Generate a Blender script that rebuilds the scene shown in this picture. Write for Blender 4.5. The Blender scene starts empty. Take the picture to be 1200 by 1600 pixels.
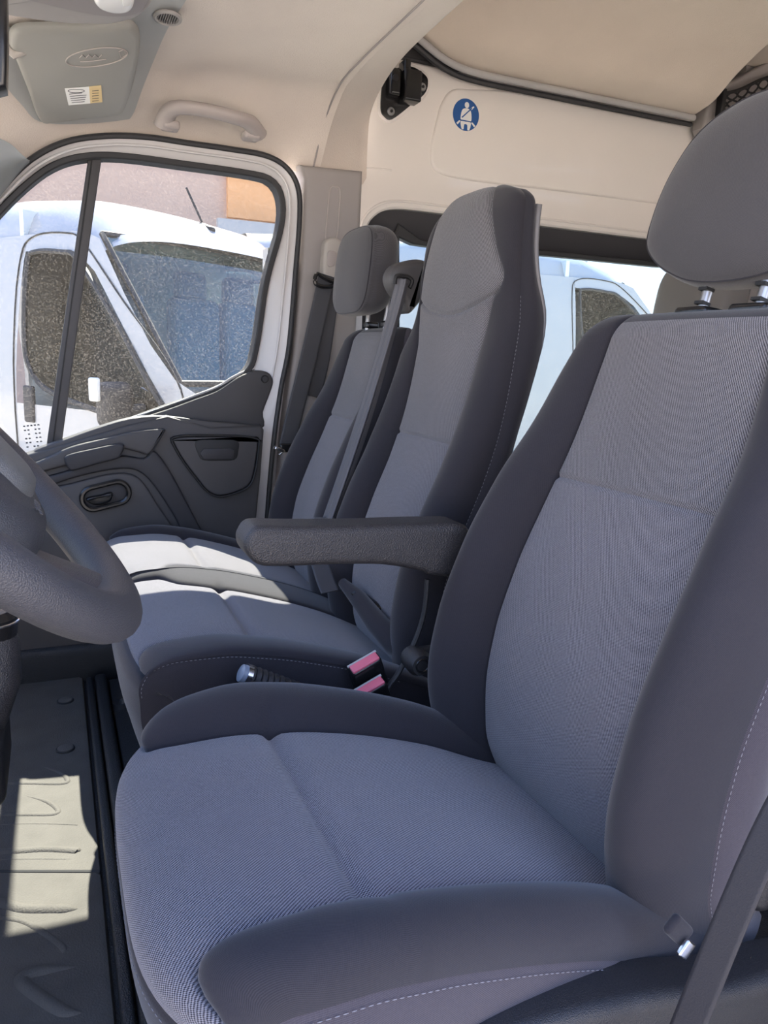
import bpy, math, random
import numpy as np
from mathutils import Matrix, Vector
random.seed(3); rng = np.random.default_rng(3)
PI = math.pi
SC = bpy.context.scene; COL = SC.collection
# ------------------------------------------------------------------ camera
F = 1175.0; CAM = np.array([0., 0., .90])
_vx = np.array([2770., -142., F]); _vy = np.array([-520., -260., F])
_vy /= np.linalg.norm(_vy); _vx /= np.linalg.norm(_vx)
_vx -= _vx.dot(_vy) * _vy; _vx /= np.linalg.norm(_vx)
_vz = np.cross(_vx, _vy); _vz = _vz if _vz[1] < 0 else -_vz
MC = np.array([_vx, _vy, _vz]).T
cd = bpy.data.cameras.new('camera'); cam = bpy.data.objects.new('camera', cd); COL.objects.link(cam)
cd.lens = F * 36 / 1600; cd.sensor_width = 36; cd.clip_start = .02; cd.clip_end = 200
R = Matrix(((MC[0][0], -MC[1][0], -MC[2][0]), (MC[0][1], -MC[1][1], -MC[2][1]), (MC[0][2], -MC[1][2], -MC[2][2])))
cam.matrix_world = Matrix.Translation(CAM) @ R.to_4x4(); SC.camera = cam
SUN_DIR = Vector((-.18, -.795, -1.0))
# ------------------------------------------------------------------ light
W = bpy.data.worlds.new('sky'); SC.world = W; W.use_nodes = True
nt = W.node_tree; bg = nt.nodes['Background']
tc = nt.nodes.new('ShaderNodeTexCoord'); sp = nt.nodes.new('ShaderNodeSeparateXYZ')
rp = nt.nodes.new('ShaderNodeValToRGB')
nt.links.new(tc.outputs['Generated'], sp.inputs[0]); nt.links.new(sp.outputs['Z'], rp.inputs[0]); nt.links.new(rp.outputs[0], bg.inputs[0])
rp.color_ramp.elements[0].position = 0; rp.color_ramp.elements[0].color = (.80, .86, 1.0, 1)
rp.color_ramp.elements[1].position = .7; rp.color_ramp.elements[1].color = (.33, .50, 1.0, 1)
bg.inputs[1].default_value = 1.15
sd = bpy.data.lights.new('sun', 'SUN'); sun = bpy.data.objects.new('sun', sd); COL.objects.link(sun)
sd.energy = 12.5; sd.angle = math.radians(.53); sd.color = (1, .90, .77)
sun.rotation_euler = SUN_DIR.to_track_quat('-Z', 'Y').to_euler()
vs = SC.view_settings; vs.view_transform = 'Standard'; vs.look = 'None'; vs.exposure = 1.5; vs.gamma = 1
vs.use_curve_mapping = False

# ------------------------------------------------------------------ helpers
def P(px, py, ax, val):
    """pixel of the photograph -> the world point on the plane ax = val"""
    d = MC.T @ np.array([px - 600, py - 800, F]); i = 'xyz'.index(ax)
    return CAM + (val - CAM[i]) / d[i] * d
def Py(pts, y): return [(float(q[0]), float(q[2])) for q in (P(a, b, 'y', y) for a, b in pts)]
def wloc(o):
    v = Vector((0, 0, 0))
    while o is not None: v = v + o.location; o = o.parent
    return v
def tag(o, label=None, cat=None, group=None, kind=None):
    if label: o['label'] = label
    if cat: o['category'] = cat
    if group: o['group'] = group
    if kind: o['kind'] = kind
    return o
def empty(name, loc=(0, 0, 0), label=None, cat=None, group=None, kind=None):
    o = bpy.data.objects.new(name, None); o.location = loc; o.empty_display_size = .05; COL.objects.link(o)
    return tag(o, label, cat, group, kind)
def mesh(name, V, Fc, m, parent=None, uv=None, smooth=True, loc=None):
    V = np.asarray(V, float)
    off = np.array(wloc(parent)) if parent else np.zeros(3)
    if parent is None and loc is not None: off = np.array(loc, float)
    me = bpy.data.meshes.new(name); me.from_pydata((V - off).tolist(), [], Fc)
    if uv is not None:
        l = me.uv_layers.new(name='uv'); vi = np.empty(len(me.loops), int); me.loops.foreach_get('vertex_index', vi)
        l.data.foreach_set('uv', np.asarray(uv, np.float32)[vi].ravel())
    if m: me.materials.append(m)
    me.polygons.foreach_set('use_smooth', [smooth] * len(me.polygons))
    o = bpy.data.objects.new(name, me); COL.objects.link(o)
    if parent: o.parent = parent
    elif loc is not None: o.location = loc
    return o
def copy_tree(o, parent=None):
    c = o.copy(); COL.objects.link(c); c.parent = parent
    for ch in list(o.children): copy_tree(ch, c)
    return c
class MB:
    def __init__(s): s.V = []; s.F = []
    def add(s, V, Fc):
        n = len(s.V); s.V += [tuple(map(float, v)) for v in V]; s.F += [tuple(i + n for i in f) for f in Fc]; return s
    def box(s, c, d, rz=0, bev=0.0, ry=0, rx=0):
        dx, dy, dz = d[0] / 2, d[1] / 2, d[2] / 2
        M = Matrix.Translation(c) @ Matrix.Rotation(rz, 4, 'Z') @ Matrix.Rotation(ry, 4, 'Y') @ Matrix.Rotation(rx, 4, 'X')
        b = min(bev, dx * .95, dy * .95, dz * .95)
        if b <= 0:
            P8 = [(x, y, z) for z in (-dz, dz) for (x, y) in ((-dx, -dy), (dx, -dy), (dx, dy), (-dx, dy))]
            return s.add([M @ Vector(p) for p in P8], [(3, 2, 1, 0), (4, 5, 6, 7), (0, 1, 5, 4), (1, 2, 6, 5), (2, 3, 7, 6), (3, 0, 4, 7)])
        # rounded box: rings of rounded rectangles
        rings = []; K = 4
        def rr(hx, hy, r, z):
            o = []
            for (sx, sy, a0) in ((1, 1, 0), (-1, 1, PI / 2), (-1, -1, PI), (1, -1, 1.5 * PI)):
                for k in range(K + 1):
                    a = a0 + k / K * PI / 2
                    o.append((sx * (hx - r) + r * math.cos(a), sy * (hy - r) + r * math.sin(a), z))
            return o
        prof = [(b * (1 - math.sin(t)), b * (1 - math.cos(t))) for t in [i / 4 * PI / 2 for i in range(5)]]
        zs = [(-dz + b - b * math.cos(t), b - b * math.sin(t)) for t in [i / 4 * PI / 2 for i in range(5)]]
        zs += [(-z, i) for z, i in reversed(zs)]
        for z, ins in zs: rings.append(rr(dx - ins, dy - ins, max(b - ins, 1e-4), z))
        n = 4 * (K + 1); V = [M @ Vector(p) for r in rings for p in r]; Fc = []
        for i in range(len(rings) - 1):
            for j in range(n): Fc.append((i * n + j, i * n + (j + 1) % n, (i + 1) * n + (j + 1) % n, (i + 1) * n + j))
        Fc.append(tuple(reversed(range(n)))); Fc.append(tuple(range((len(rings) - 1) * n, len(rings) * n)))
        return s.add(V, Fc)
    def tube(s, pts, r, n=10, closed=False, cap=True, flat=None, up=None):
        pts = [Vector(p) for p in pts]; m = len(pts); V = []; Fc = []
        rad = r if hasattr(r, '__len__') else [r] * m
        pu = Vector(up) if up is not None else None
        for i, p in enumerate(pts):
            a = pts[(i - 1) % m] if (closed or i > 0) else p; b = pts[(i + 1) % m] if (closed or i < m - 1) else p
            t = (b - a).normalized()
            if pu is None: pu = Vector((0, 0, 1)) if abs(t.z) < .9 else Vector((1, 0, 0))
            u = (pu - pu.dot(t) * t); u = u.normalized() if u.length > 1e-6 else t.orthogonal().normalized()
            if up is None: pu = u
            w = t.cross(u)
            for k in range(n):
                an = 2 * PI * k / n
                fx, fy = (1, 1) if flat is None else flat
                V.append(p + (u * math.cos(an) * fx + w * math.sin(an) * fy) * rad[i])
        L = m if closed else m - 1
        for i in range(L):
            for k in range(n): Fc.append((i * n + k, i * n + (k + 1) % n, ((i + 1) % m) * n + (k + 1) % n, ((i + 1) % m) * n + k))
        if cap and not closed: Fc.append(tuple(reversed(range(n)))); Fc.append(tuple(range((m - 1) * n, m * n)))
        return s.add(V, Fc)
    def build(s, name, m, parent=None, smooth=True, loc=None):
        o = mesh(name, s.V, s.F, m, parent, smooth=smooth, loc=loc)
        if smooth: o.data.set_sharp_from_angle(angle=math.radians(42))
        return o
def spl(ts, xs, t):
    """monotone cubic (pchip) interpolation, works on arrays"""
    ts = np.asarray(ts, float); xs = np.asarray(xs, float); t = np.clip(np.asarray(t, float), ts[0], ts[-1])
    h = np.diff(ts); d = np.diff(xs) / h; n = len(ts); m = np.zeros(n)
    for i in range(1, n - 1):
        if d[i - 1] * d[i] > 0:
            w1 = 2 * h[i] + h[i - 1]; w2 = h[i] + 2 * h[i - 1]; m[i] = (w1 + w2) / (w1 / d[i - 1] + w2 / d[i])
    m[0] = d[0]; m[-1] = d[-1]
    k = np.clip(np.searchsorted(ts, t) - 1, 0, n - 2); q = (t - ts[k]) / h[k]
    return ((1 + 2 * q) * (1 - q) ** 2 * xs[k] + q * (1 - q) ** 2 * h[k] * m[k] + q * q * (3 - 2 * q) * xs[k + 1] + q * q * (q - 1) * h[k] * m[k + 1])
def crv(pts, n=8, closed=False):
    """centripetal-ish catmull-rom through points (2D or 3D)"""
    p = [np.array(q, float) for q in pts]; m = len(p); out = []
    for i in range(m if closed else m - 1):
        if closed: a, b, c, d = p[(i - 1) % m], p[i], p[(i + 1) % m], p[(i + 2) % m]
        else: a, b, c, d = p[max(i - 1, 0)], p[i], p[i + 1], p[min(i + 2, m - 1)]
        for k in range(n):
            t = k / n
            out.append(.5 * ((2 * b) + (-a + c) * t + (2 * a - 5 * b + 4 * c - d) * t * t + (-a + 3 * b - 3 * c + d) * t ** 3))
    if not closed: out.append(p[-1])
    return [tuple(q) for q in out]
def area2(o): return sum(o[i][0] * o[(i + 1) % len(o)][1] - o[(i + 1) % len(o)][0] * o[i][1] for i in range(len(o))) / 2
def inset(o, r):
    n = len(o); s = 1 if area2(o) > 0 else -1; out = []
    for i in range(n):
        a = np.array(o[i - 1]); b = np.array(o[i]); c = np.array(o[(i + 1) % n])
        e1 = b - a; e2 = c - b; e1 = e1 / (np.linalg.norm(e1) + 1e-9); e2 = e2 / (np.linalg.norm(e2) + 1e-9)
        nn = np.array([-(e1 + e2)[1], (e1 + e2)[0]]); l = np.linalg.norm(nn)
        nn = nn / l if l > 1e-6 else np.array([-e1[1], e1[0]])
        co = max(.45, abs(nn.dot(np.array([-e1[1], e1[0]]))))
        out.append(tuple(b + s * nn * r / co))
    return out
def plate(mb, o, y0, y1, r=.004, K=3, fy=None):
    """outline o in the x-z plane, facing -y at y0, back at y1, rounded front edge; fy(x,z) bends the plane"""
    n = len(o); V = []; Fc = []
    if area2(o) < 0: o = o[::-1]
    rings = [(o, y1)]
    for k in range(K + 1):
        a = k / K * PI / 2; rings.append((inset(o, r * (1 - math.cos(a))) if k else o, y0 + r * (1 - math.sin(a))))
    for ro, y in rings:
        for x, z in ro: V.append((x, y + (fy(x, z) if fy else 0), z))
    for i in range(len(rings) - 1):
        for j in range(n): Fc.append((i * n + j, i * n + (j + 1) % n, (i + 1) * n + (j + 1) % n, (i + 1) * n + j))
    Fc.append(tuple(range((len(rings) - 1) * n, len(rings) * n))); Fc.append(tuple(reversed(range(n))))
    return mb.add(V, Fc)
def polar(o, c, N=120):
    """star-shaped outline sampled at N even angles round c"""
    o = np.array(o); o = np.vstack([o, o[:1]]); out = []
    for k in range(N):
        a = 2 * PI * k / N; d = np.array([math.cos(a), math.sin(a)]); best = None
        for i in range(len(o) - 1):
            p = o[i] - c; e = o[i + 1] - o[i]; det = d[0] * (-e[1]) + e[0] * d[1]
            if abs(det) < 1e-12: continue
            t = (p[0] * (-e[1]) + e[0] * p[1]) / det; u = (d[0] * p[1] - d[1] * p[0]) / det
            if t > 0 and -1e-6 <= u <= 1 + 1e-6: best = t if best is None else max(best, t)
        out.append(tuple(np.array(c) + d * (best or .01)))
    return out
def ring(mb, oo, oi, y0, y1, c, N=140, r=.003, yin=None):
    """frame between the outline oo and the opening oi, front at y0, back at y1"""
    A = polar(oo, c, N); B = polar(oi, c, N); Ai = inset(A, r); Bi = inset(B, -r); V = []; yi = y0 if yin is None else yin
    for ro, y in ((A, y1), (A, y0 + r), (Ai, y0), (Bi, yi), (B, yi + r), (B, y1)): V += [(x, y, z) for x, z in ro]
    Fc = []
    for i in range(6):
        i2 = (i + 1) % 6
        for j in range(N): Fc.append((i * N + j, i * N + (j + 1) % N, i2 * N + (j + 1) % N, i2 * N + j))
    return mb.add(V, Fc)
def grid(mb, X):
    X = np.asarray(X, float); n, m = X.shape[:2]
    return mb.add(X.reshape(-1, 3), [(i * m + j, i * m + j + 1, (i + 1) * m + j + 1, (i + 1) * m + j) for i in range(n - 1) for j in range(m - 1)])
def rrect(w, h, r, n=6, c=(0, 0), rot=0):
    o = []
    for (sx, sy, a0) in ((1, 1, 0), (-1, 1, PI / 2), (-1, -1, PI), (1, -1, 1.5 * PI)):
        for k in range(n + 1):
            a = a0 + k / n * PI / 2; x = sx * (w / 2 - r) + r * math.cos(a); y = sy * (h / 2 - r) + r * math.sin(a)
            o.append((c[0] + x * math.cos(rot) - y * math.sin(rot), c[1] + x * math.sin(rot) + y * math.cos(rot)))
    return o

# ------------------------------------------------------------------ materials
def newmat(name):
    m = bpy.data.materials.new(name); m.use_nodes = True; return m, m.node_tree, m.node_tree.nodes['Principled BSDF']
def N_(nt, t, **k):
    n = nt.nodes.new(t)
    for a, b in k.items(): setattr(n, a, b)
    return n
def mat(name, col, rough=.5, metal=0, var=.06, vs_=6, bump=0, bs=400, coat=0, spec=.5, sheen=0, voro=False, dirt=None):
    m, nt, b = newmat(name); L = nt.links
    b.inputs['Roughness'].default_value = rough; b.inputs['Metallic'].default_value = metal
    b.inputs['Coat Weight'].default_value = coat; b.inputs['Specular IOR Level'].default_value = spec
    if sheen: b.inputs['Sheen Weight'].default_value = sheen; b.inputs['Sheen Roughness'].default_value = .5
    tc = N_(nt, 'ShaderNodeTexCoord'); nz = N_(nt, 'ShaderNodeTexNoise'); nz.inputs['Scale'].default_value = vs_; nz.inputs['Detail'].default_value = 5
    L.new(tc.outputs['Object'], nz.inputs['Vector'])
    mx = N_(nt, 'ShaderNodeMix', data_type='RGBA'); c2 = dirt or [max(0, c * (1 - 2 * var)) for c in col]
    mx.inputs[6].default_value = (*[min(1, c * (1 + var)) for c in col], 1); mx.inputs[7].default_value = (*c2, 1)
    L.new(nz.outputs[0], mx.inputs[0]); L.new(mx.outputs[2], b.inputs['Base Color'])
    if bump:
        n2 = N_(nt, 'ShaderNodeTexVoronoi' if voro else 'ShaderNodeTexNoise'); n2.inputs['Scale'].default_value = bs
        if not voro: n2.inputs['Detail'].default_value = 2
        L.new(tc.outputs['Object'], n2.inputs['Vector']); bp = N_(nt, 'ShaderNodeBump'); bp.inputs['Strength'].default_value = bump; bp.inputs['Distance'].default_value = .001
        L.new(n2.outputs[0], bp.inputs['Height']); L.new(bp.outputs[0], b.inputs['Normal'])
    return m
def weave(name, ca, cb, pu=.0021, pv=.0021, bump=.5, shear=.5, sheen=.25, speck=.25):
    """woven cloth: raised threads ca over cb, pitch in metres along the uv of the panel"""
    m, nt, b = newmat(name); L = nt.links; b.inputs['Roughness'].default_value = .88; b.inputs['Specular IOR Level'].default_value = .25
    b.inputs['Sheen Weight'].default_value = sheen; b.inputs['Sheen Roughness'].default_value = .45
    uv = N_(nt, 'ShaderNodeUVMap'); s = N_(nt, 'ShaderNodeSeparateXYZ'); L.new(uv.outputs[0], s.inputs[0])
    def M(op, a, bb=None):
        n = N_(nt, 'ShaderNodeMath', operation=op)
        for i, q in enumerate((a, bb)):
            if q is None: continue
            if isinstance(q, (int, float)): n.inputs[i].default_value = q
            else: L.new(q, n.inputs[i])
        return n.outputs[0]
    u = M('MULTIPLY', s.outputs[0], 2 * PI / pu); v = M('MULTIPLY', s.outputs[1], 2 * PI / pv)
    u2 = M('ADD', u, M('MULTIPLY', v, shear))
    w = M('MULTIPLY', M('SINE', u2), M('SINE', v)); w = M('ADD', M('MULTIPLY', w, .5), .5)
    tc = N_(nt, 'ShaderNodeTexCoord'); nz = N_(nt, 'ShaderNodeTexNoise'); nz.inputs['Scale'].default_value = 420; nz.inputs['Detail'].default_value = 2
    L.new(tc.outputs['Object'], nz.inputs['Vector'])
    w2 = M('ADD', M('MULTIPLY', w, 1 - speck), M('MULTIPLY', nz.outputs[0], speck))
    cr = N_(nt, 'ShaderNodeValToRGB'); cr.color_ramp.elements[0].position = .34; cr.color_ramp.elements[1].position = .66
    cr.color_ramp.elements[0].color = (*cb, 1); cr.color_ramp.elements[1].color = (*ca, 1)
    L.new(w2, cr.inputs[0])
    n3 = N_(nt, 'ShaderNodeTexNoise'); n3.inputs['Scale'].default_value = 9; L.new(tc.outputs['Object'], n3.inputs['Vector'])
    mr = N_(nt, 'ShaderNodeMapRange'); mr.inputs[3].default_value = .9; mr.inputs[4].default_value = 1.1; L.new(n3.outputs[0], mr.inputs[0])
    mx = N_(nt, 'ShaderNodeMix', data_type='RGBA', blend_type='MULTIPLY'); mx.inputs[0].default_value = 1
    L.new(cr.outputs[0], mx.inputs[6]); L.new(mr.outputs[0], mx.inputs[7]); L.new(mx.outputs[2], b.inputs['Base Color'])
    bp = N_(nt, 'ShaderNodeBump'); bp.inputs['Strength'].default_value = bump; bp.inputs['Distance'].default_value = .0006
    L.new(w2, bp.inputs['Height']); L.new(bp.outputs[0], b.inputs['Normal']); return m
def glassmat(name, tint, dust_haze=.12, refl=.1, dcol=(.9, .85, .8), scale=260):
    m = bpy.data.materials.new(name); m.use_nodes = True; nt = m.node_tree; L = nt.links
    for n in list(nt.nodes):
        if n.type != 'OUTPUT_MATERIAL': nt.nodes.remove(n)
    out = [n for n in nt.nodes][0]
    tr = N_(nt, 'ShaderNodeBsdfTransparent'); tr.inputs[0].default_value = (*tint, 1)
    gl = N_(nt, 'ShaderNodeBsdfGlossy'); gl.inputs['Roughness'].default_value = .02
    di = N_(nt, 'ShaderNodeBsdfTranslucent'); di.inputs[0].default_value = (*dcol, 1)
    tc = N_(nt, 'ShaderNodeTexCoord'); nz = N_(nt, 'ShaderNodeTexNoise'); nz.inputs['Scale'].default_value = scale; nz.inputs['Detail'].default_value = 3
    L.new(tc.outputs['Object'], nz.inputs['Vector'])
    nb = N_(nt, 'ShaderNodeTexNoise'); nb.inputs['Scale'].default_value = 5; L.new(tc.outputs['Object'], nb.inputs['Vector'])
    mr = N_(nt, 'ShaderNodeMapRange'); mr.inputs[1].default_value = .52; mr.inputs[2].default_value = .72; mr.inputs[3].default_value = dust_haze * .35; mr.inputs[4].default_value = min(1, dust_haze * 3.2)
    L.new(nz.outputs[0], mr.inputs[0]); ml = N_(nt, 'ShaderNodeMath', operation='MULTIPLY'); L.new(mr.outputs[0], ml.inputs[0])
    m2 = N_(nt, 'ShaderNodeMapRange'); m2.inputs[3].default_value = .4; m2.inputs[4].default_value = 1.6; L.new(nb.outputs[0], m2.inputs[0]); L.new(m2.outputs[0], ml.inputs[1])
    a = N_(nt, 'ShaderNodeMixShader'); L.new(ml.outputs[0], a.inputs[0]); L.new(tr.outputs[0], a.inputs[1]); L.new(di.outputs[0], a.inputs[2])
    fr = N_(nt, 'ShaderNodeLayerWeight'); fr.inputs[0].default_value = refl
    c = N_(nt, 'ShaderNodeMixShader'); L.new(fr.outputs['Fresnel'], c.inputs[0]); L.new(a.outputs[0], c.inputs[1]); L.new(gl.outputs[0], c.inputs[2])
    L.new(c.outputs[0], out.inputs[0]); return m
INS = weave('seat insert cloth grey blue', (.275, .264, .285), (.016, .016, .026), .0030, .0024, .9)
INSU = weave('upper insert cloth grey', (.262, .250, .262), (.017, .016, .021), .0030, .0024, .9)
INS2 = weave('headrest cloth grey', (.245, .236, .245), (.017, .016, .019), .0030, .0024, .9)
BOL = weave('bolster cloth charcoal', (.034, .032, .038), (.016, .015, .020), .0016, .0016, .35, .5, .22)
SKT = weave('skirt cloth plum grey', (.075, .066, .078), (.034, .030, .038), .0016, .0016, .35, .5, .3)
HR = weave('headrest cloth charcoal', (.080, .077, .082), (.045, .043, .047), .0016, .0016, .3, .5, .25)
THREAD = mat('grey thread', (.22, .215, .235), .8)
PL = mat('black grained plastic', (.020, .020, .022), .42, bump=.5, bs=900, voro=True)
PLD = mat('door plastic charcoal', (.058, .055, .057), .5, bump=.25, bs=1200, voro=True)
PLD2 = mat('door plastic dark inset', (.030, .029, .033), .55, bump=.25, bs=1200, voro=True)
PLG = mat('black gloss plastic', (.012, .012, .013), .22)
ARM = mat('armrest vinyl', (.035, .034, .037), .40, bump=.9, bs=520, voro=True)
WHL = mat('steering wheel vinyl', (.050, .050, .056), .47, bump=.5, bs=900, voro=True)
HUB = mat('airbag cover vinyl', (.040, .042, .048), .5, bump=.5, bs=1000, voro=True)
BELT = mat('seat belt webbing', (.055, .055, .062), .7, bump=.4, bs=700)
BELT2 = mat('seat belt webbing silver grey', (.11, .107, .115), .6, bump=.4, bs=700)
CREAM = mat('headliner fleece', (.68, .605, .535), .95, var=.05, bump=1, bs=280, sheen=.2)
CREAM2 = mat('rear headliner fleece', (.70, .61, .51), .95, var=.05, bump=1, bs=280, sheen=.2)
TAUPE = mat('pillar trim plastic', (.31, .285, .275), .55, bump=.2, bs=1400, voro=True)
TAUP2 = mat('handle plastic taupe', (.40, .355, .335), .5)
GREYP = mat('console plastic greige', (.37, .35, .33), .5, bump=.15, bs=1200)
VIS = mat('visor vinyl grey', (.27, .265, .245), .55, bump=.2, bs=900)
PALE = mat('adjuster plastic', (.42, .385, .35), .45)
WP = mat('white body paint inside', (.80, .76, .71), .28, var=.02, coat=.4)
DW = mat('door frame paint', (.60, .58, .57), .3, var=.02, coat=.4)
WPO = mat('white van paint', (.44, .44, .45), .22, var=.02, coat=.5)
RUB = mat('black rubber seal', (.028, .028, .030), .6)
SLV = mat('silver sealing strip', (.42, .41, .40), .45)
MATR = mat('rubber floor mat', (.100, .093, .083), .78, var=.22, vs_=14, bump=.9, bs=330)
MATD = mat('floor trim black', (.022, .022, .023), .45, bump=1, bs=450, voro=True)
BLK = mat('black fastener', (.012, .012, .013), .6)
CHR = mat('chrome', (.7, .7, .72), .22, metal=1)
STL = mat('steel', (.45, .45, .46), .35, metal=1)
RED = mat('pink red release button', (.72, .16, .22), .4, var=.02)
RLEA = mat('rear seat leatherette', (.23, .21, .195), .5, bump=.3, bs=500, voro=True)
WHITE = mat('white print', (.8, .8, .78), .6, var=.02)
YEL = mat('tan print', (.68, .52, .27), .6, var=.02)
INK = mat('dark ink', (.06, .06, .07), .7)
BLUE = mat('sticker blue', (.012, .09, .30), .4, var=.02)
GL = glassmat('door glass dusty', (.70, .73, .73), .012, .08, (1, .93, .88))
GL2 = glassmat('sliding door glass', (.66, .73, .73), .012, .08)
VGL = glassmat('outside van glass', (.62, .96, 1.0), .17, .40, (.50, .86, .95), 2)  # no dust here: a painted cyan haze that brightens the windscreen
VGS = glassmat('outside van side glass', (.30, .25, .19), .004, .05)  # brown tint painted in place of the yard reflected in the side glass
GRND = mat('yard concrete', (.64, .57, .49), .9, var=.12, vs_=.8, bump=.6, bs=30)
WALLP = mat('building plaster pink beige', (.60, .43, .34), .9, var=.03, vs_=1)
WALLO = mat('building orange panel', (.85, .44, .20), .8, var=.03, vs_=1)
WALLW = mat('building pale panel', (.45, .46, .47), .8, var=.02, vs_=1)
LENS = mat('lamp lens', (.80, .80, .78), .2, var=.02)

# ------------------------------------------------------------------ upholstery sweep
def cosq(n): return .5 - .5 * np.cos(np.linspace(0, PI, n))
def sweep(parent, path, rows, S, y_c=0):
    """path: spline (s, x, z); rows: array of s; S(s) -> dict(ni, fi, no, fo, hn, hf, crown, th, k, be). Returns a strip builder."""
    ps, pxs, pzs = path
    x = spl(ps, pxs, rows); z = spl(ps, pzs, rows)
    e = 1e-3
    dx = spl(ps, pxs, rows + e) - spl(ps, pxs, rows - e); dz = spl(ps, pzs, rows + e) - spl(ps, pzs, rows - e)
    l = np.hypot(dx, dz) + 1e-12; nx, nz = -dz / l, dx / l
    arc = np.concatenate([[0], np.cumsum(np.hypot(np.diff(x), np.diff(z)))])
    G = 0.0045
    def sec(i, strip, q):
        d = S(float(rows[i])); g = G * d.get('g', 1)
        if strip == 'insert':
            y = d['ni'] + (d['fi'] - d['ni']) * q; w = abs(d['fi'] - d['ni']); dist = np.minimum(q, 1 - q) * w
            b = d['crown'] * (1 - (2 * q - 1) ** 4) - g * np.exp(-(dist / .005) ** 2) - d.get('dip', 0) * (1 - .0 * q)
        elif strip in ('near', 'far'):
            yi, yo, h = (d['ni'], d['no'], d['hn']) if strip == 'near' else (d['fi'], d['fo'], d['hf'])
            w = yo - yi; be = d.get('be', -.03)
            y = (1 - q) ** 3 * yi + 3 * q * (1 - q) ** 2 * (yi + .22 * w) + 3 * q * q * (1 - q) * (yo + .02 * w) + q ** 3 * yo
            b = 3 * q * (1 - q) ** 2 * (h * 1.25) + 3 * q * q * (1 - q) * (h * 1.35) + q ** 3 * be
            sc = min(1, abs(w) / .03)
            dist = q * abs(w) * 1.2; b = b - g * np.exp(-(dist / .006) ** 2) - g * .8 * sc * np.exp(-((1 - q) * abs(w) * 1.3 / .006) ** 2) - d.get('dip', 0) * (1 - q) ** 7
        elif strip in ('near_side', 'far_side'):
            yo, sg = (d['no'], -1) if strip == 'near_side' else (d['fo'], 1)
            be = d.get('be', -.03)
            y = yo + sg * (d.get('bulge', .012) * d.get('k', 1) * np.sin(PI * q) - .8 * g * np.exp(-(q * d['th'] / .006) ** 2)); b = be + (-d['th'] - be) * q
        else:
            y = d['no'] + (d['fo'] - d['no']) * q; b = np.full_like(q, -d['th'])
        k = d.get('k', 1); bm = -d['th'] * .5; b = bm + (b - bm) * k
        yc = (d['no'] + d['fo']) / 2; ky = d.get('ky', 1); y = yc + (y - yc) * ky
        return y, b
    def strip(name, which, m, i0=0, i1=None, nc=None, par=None, end=0):
        i1 = len(rows) - 1 if i1 is None else i1
        nc = nc or {'insert': 40, 'near': 22, 'far': 22}.get(which, 14)
        q = cosq(nc); V = []; U = []
        for i in range(i0, i1 + 1):
            y, b = sec(i, which, q)
            gg = 0
            if end and (i in (i0, i1)): gg = 0
            d_ = S(float(rows[i])); qq = np.clip((y - (d_['no'] + d_['fo']) / 2) / (abs(d_['fo'] - d_['no']) / 2 + 1e-6), -1.1, 1.1)
            wq = d_.get('warp', 0) * (1 - (2 * q - 1) ** 2) if which == 'insert' else 0
            bo_ = d_.get('bow', 0) * np.abs(qq) ** 4
            V.append(np.stack([x[i] + nx[i] * b + nz[i] * wq + bo_, y, z[i] + nz[i] * b - nx[i] * wq], 1))
            ulen = np.concatenate([[0], np.cumsum(np.hypot(np.diff(y), np.diff(b)))])
            off = (y[0] if which in ('insert', 'back') else 0)
            U.append(np.stack([ulen + off, np.full(nc, arc[i])], 1))
        V = np.array(V); U = np.array(U); n = i1 - i0 + 1
        Fc = [(i * nc + j, i * nc + j + 1, (i + 1) * nc + j + 1, (i + 1) * nc + j) for i in range(n - 1) for j in range(nc - 1)]
        return mesh(name, V.reshape(-1, 3), Fc, m, par or parent, uv=U.reshape(-1, 2))
    def point(i, which, q, lift=0):
        y, b = sec(i, which, np.array([q])); d_ = S(float(rows[i])); qq = (y[0] - (d_['no'] + d_['fo']) / 2) / (abs(d_['fo'] - d_['no']) / 2 + 1e-6)
        return Vector((x[i] + nx[i] * (b[0] + lift) + d_.get('bow', 0) * min(1.1, abs(qq)) ** 4, y[0], z[i] + nz[i] * (b[0] + lift)))
    strip.point = point; strip.x = x; strip.z = z; strip.nx = nx; strip.nz = nz; strip.sec = sec
    return strip
def stitches(pts, parent, d=.0042, gap=.0028, r=.00048):
    """small raised thread dashes along a polyline, joined as one piece"""
    mb = MB(); pts = [Vector(p) for p in pts]; L = [0]
    for a, b in zip(pts, pts[1:]): L.append(L[-1] + (b - a).length)
    def at(s):
        for i in range(len(pts) - 1):
            if s <= L[i + 1]: return pts[i].lerp(pts[i + 1], (s - L[i]) / max(1e-9, L[i + 1] - L[i]))
        return pts[-1]
    s = 0
    while s + d < L[-1]:
        a, b = at(s), at(s + d); mb.tube([a, (a + b) / 2, b], [r * .5, r, r * .5], 5); s += d + gap
    o = mb.build('stitching', THREAD, parent); o['kind'] = 'stuff'; return o
def irow(rows, s): return int(np.argmin(np.abs(rows - s)))

# back profile in x-z, parameter = height z; t 0..1 uses z itself
BZ = [.20, .27, .35, .42, .50, .60, .70, .80, .90, .97, 1.02]
BX = [.66, .615, .586, .582, .592, .622, .662, .700, .727, .744, .757]
def seam_rows(a, b, n, seams=(), w=.010, k=5):
    r = list(np.linspace(a, b, n))
    for s in seams: r = [q for q in r if abs(q - s) > w] + [s + w * u for u in np.linspace(-1, 1, 2 * k + 1)]
    return np.array(sorted(set(np.round(r, 6))))
def dipf(s, seams, dep=.0045, w=.004): return sum(dep * math.exp(-((s - q) / w) ** 2) for q in seams)

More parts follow.
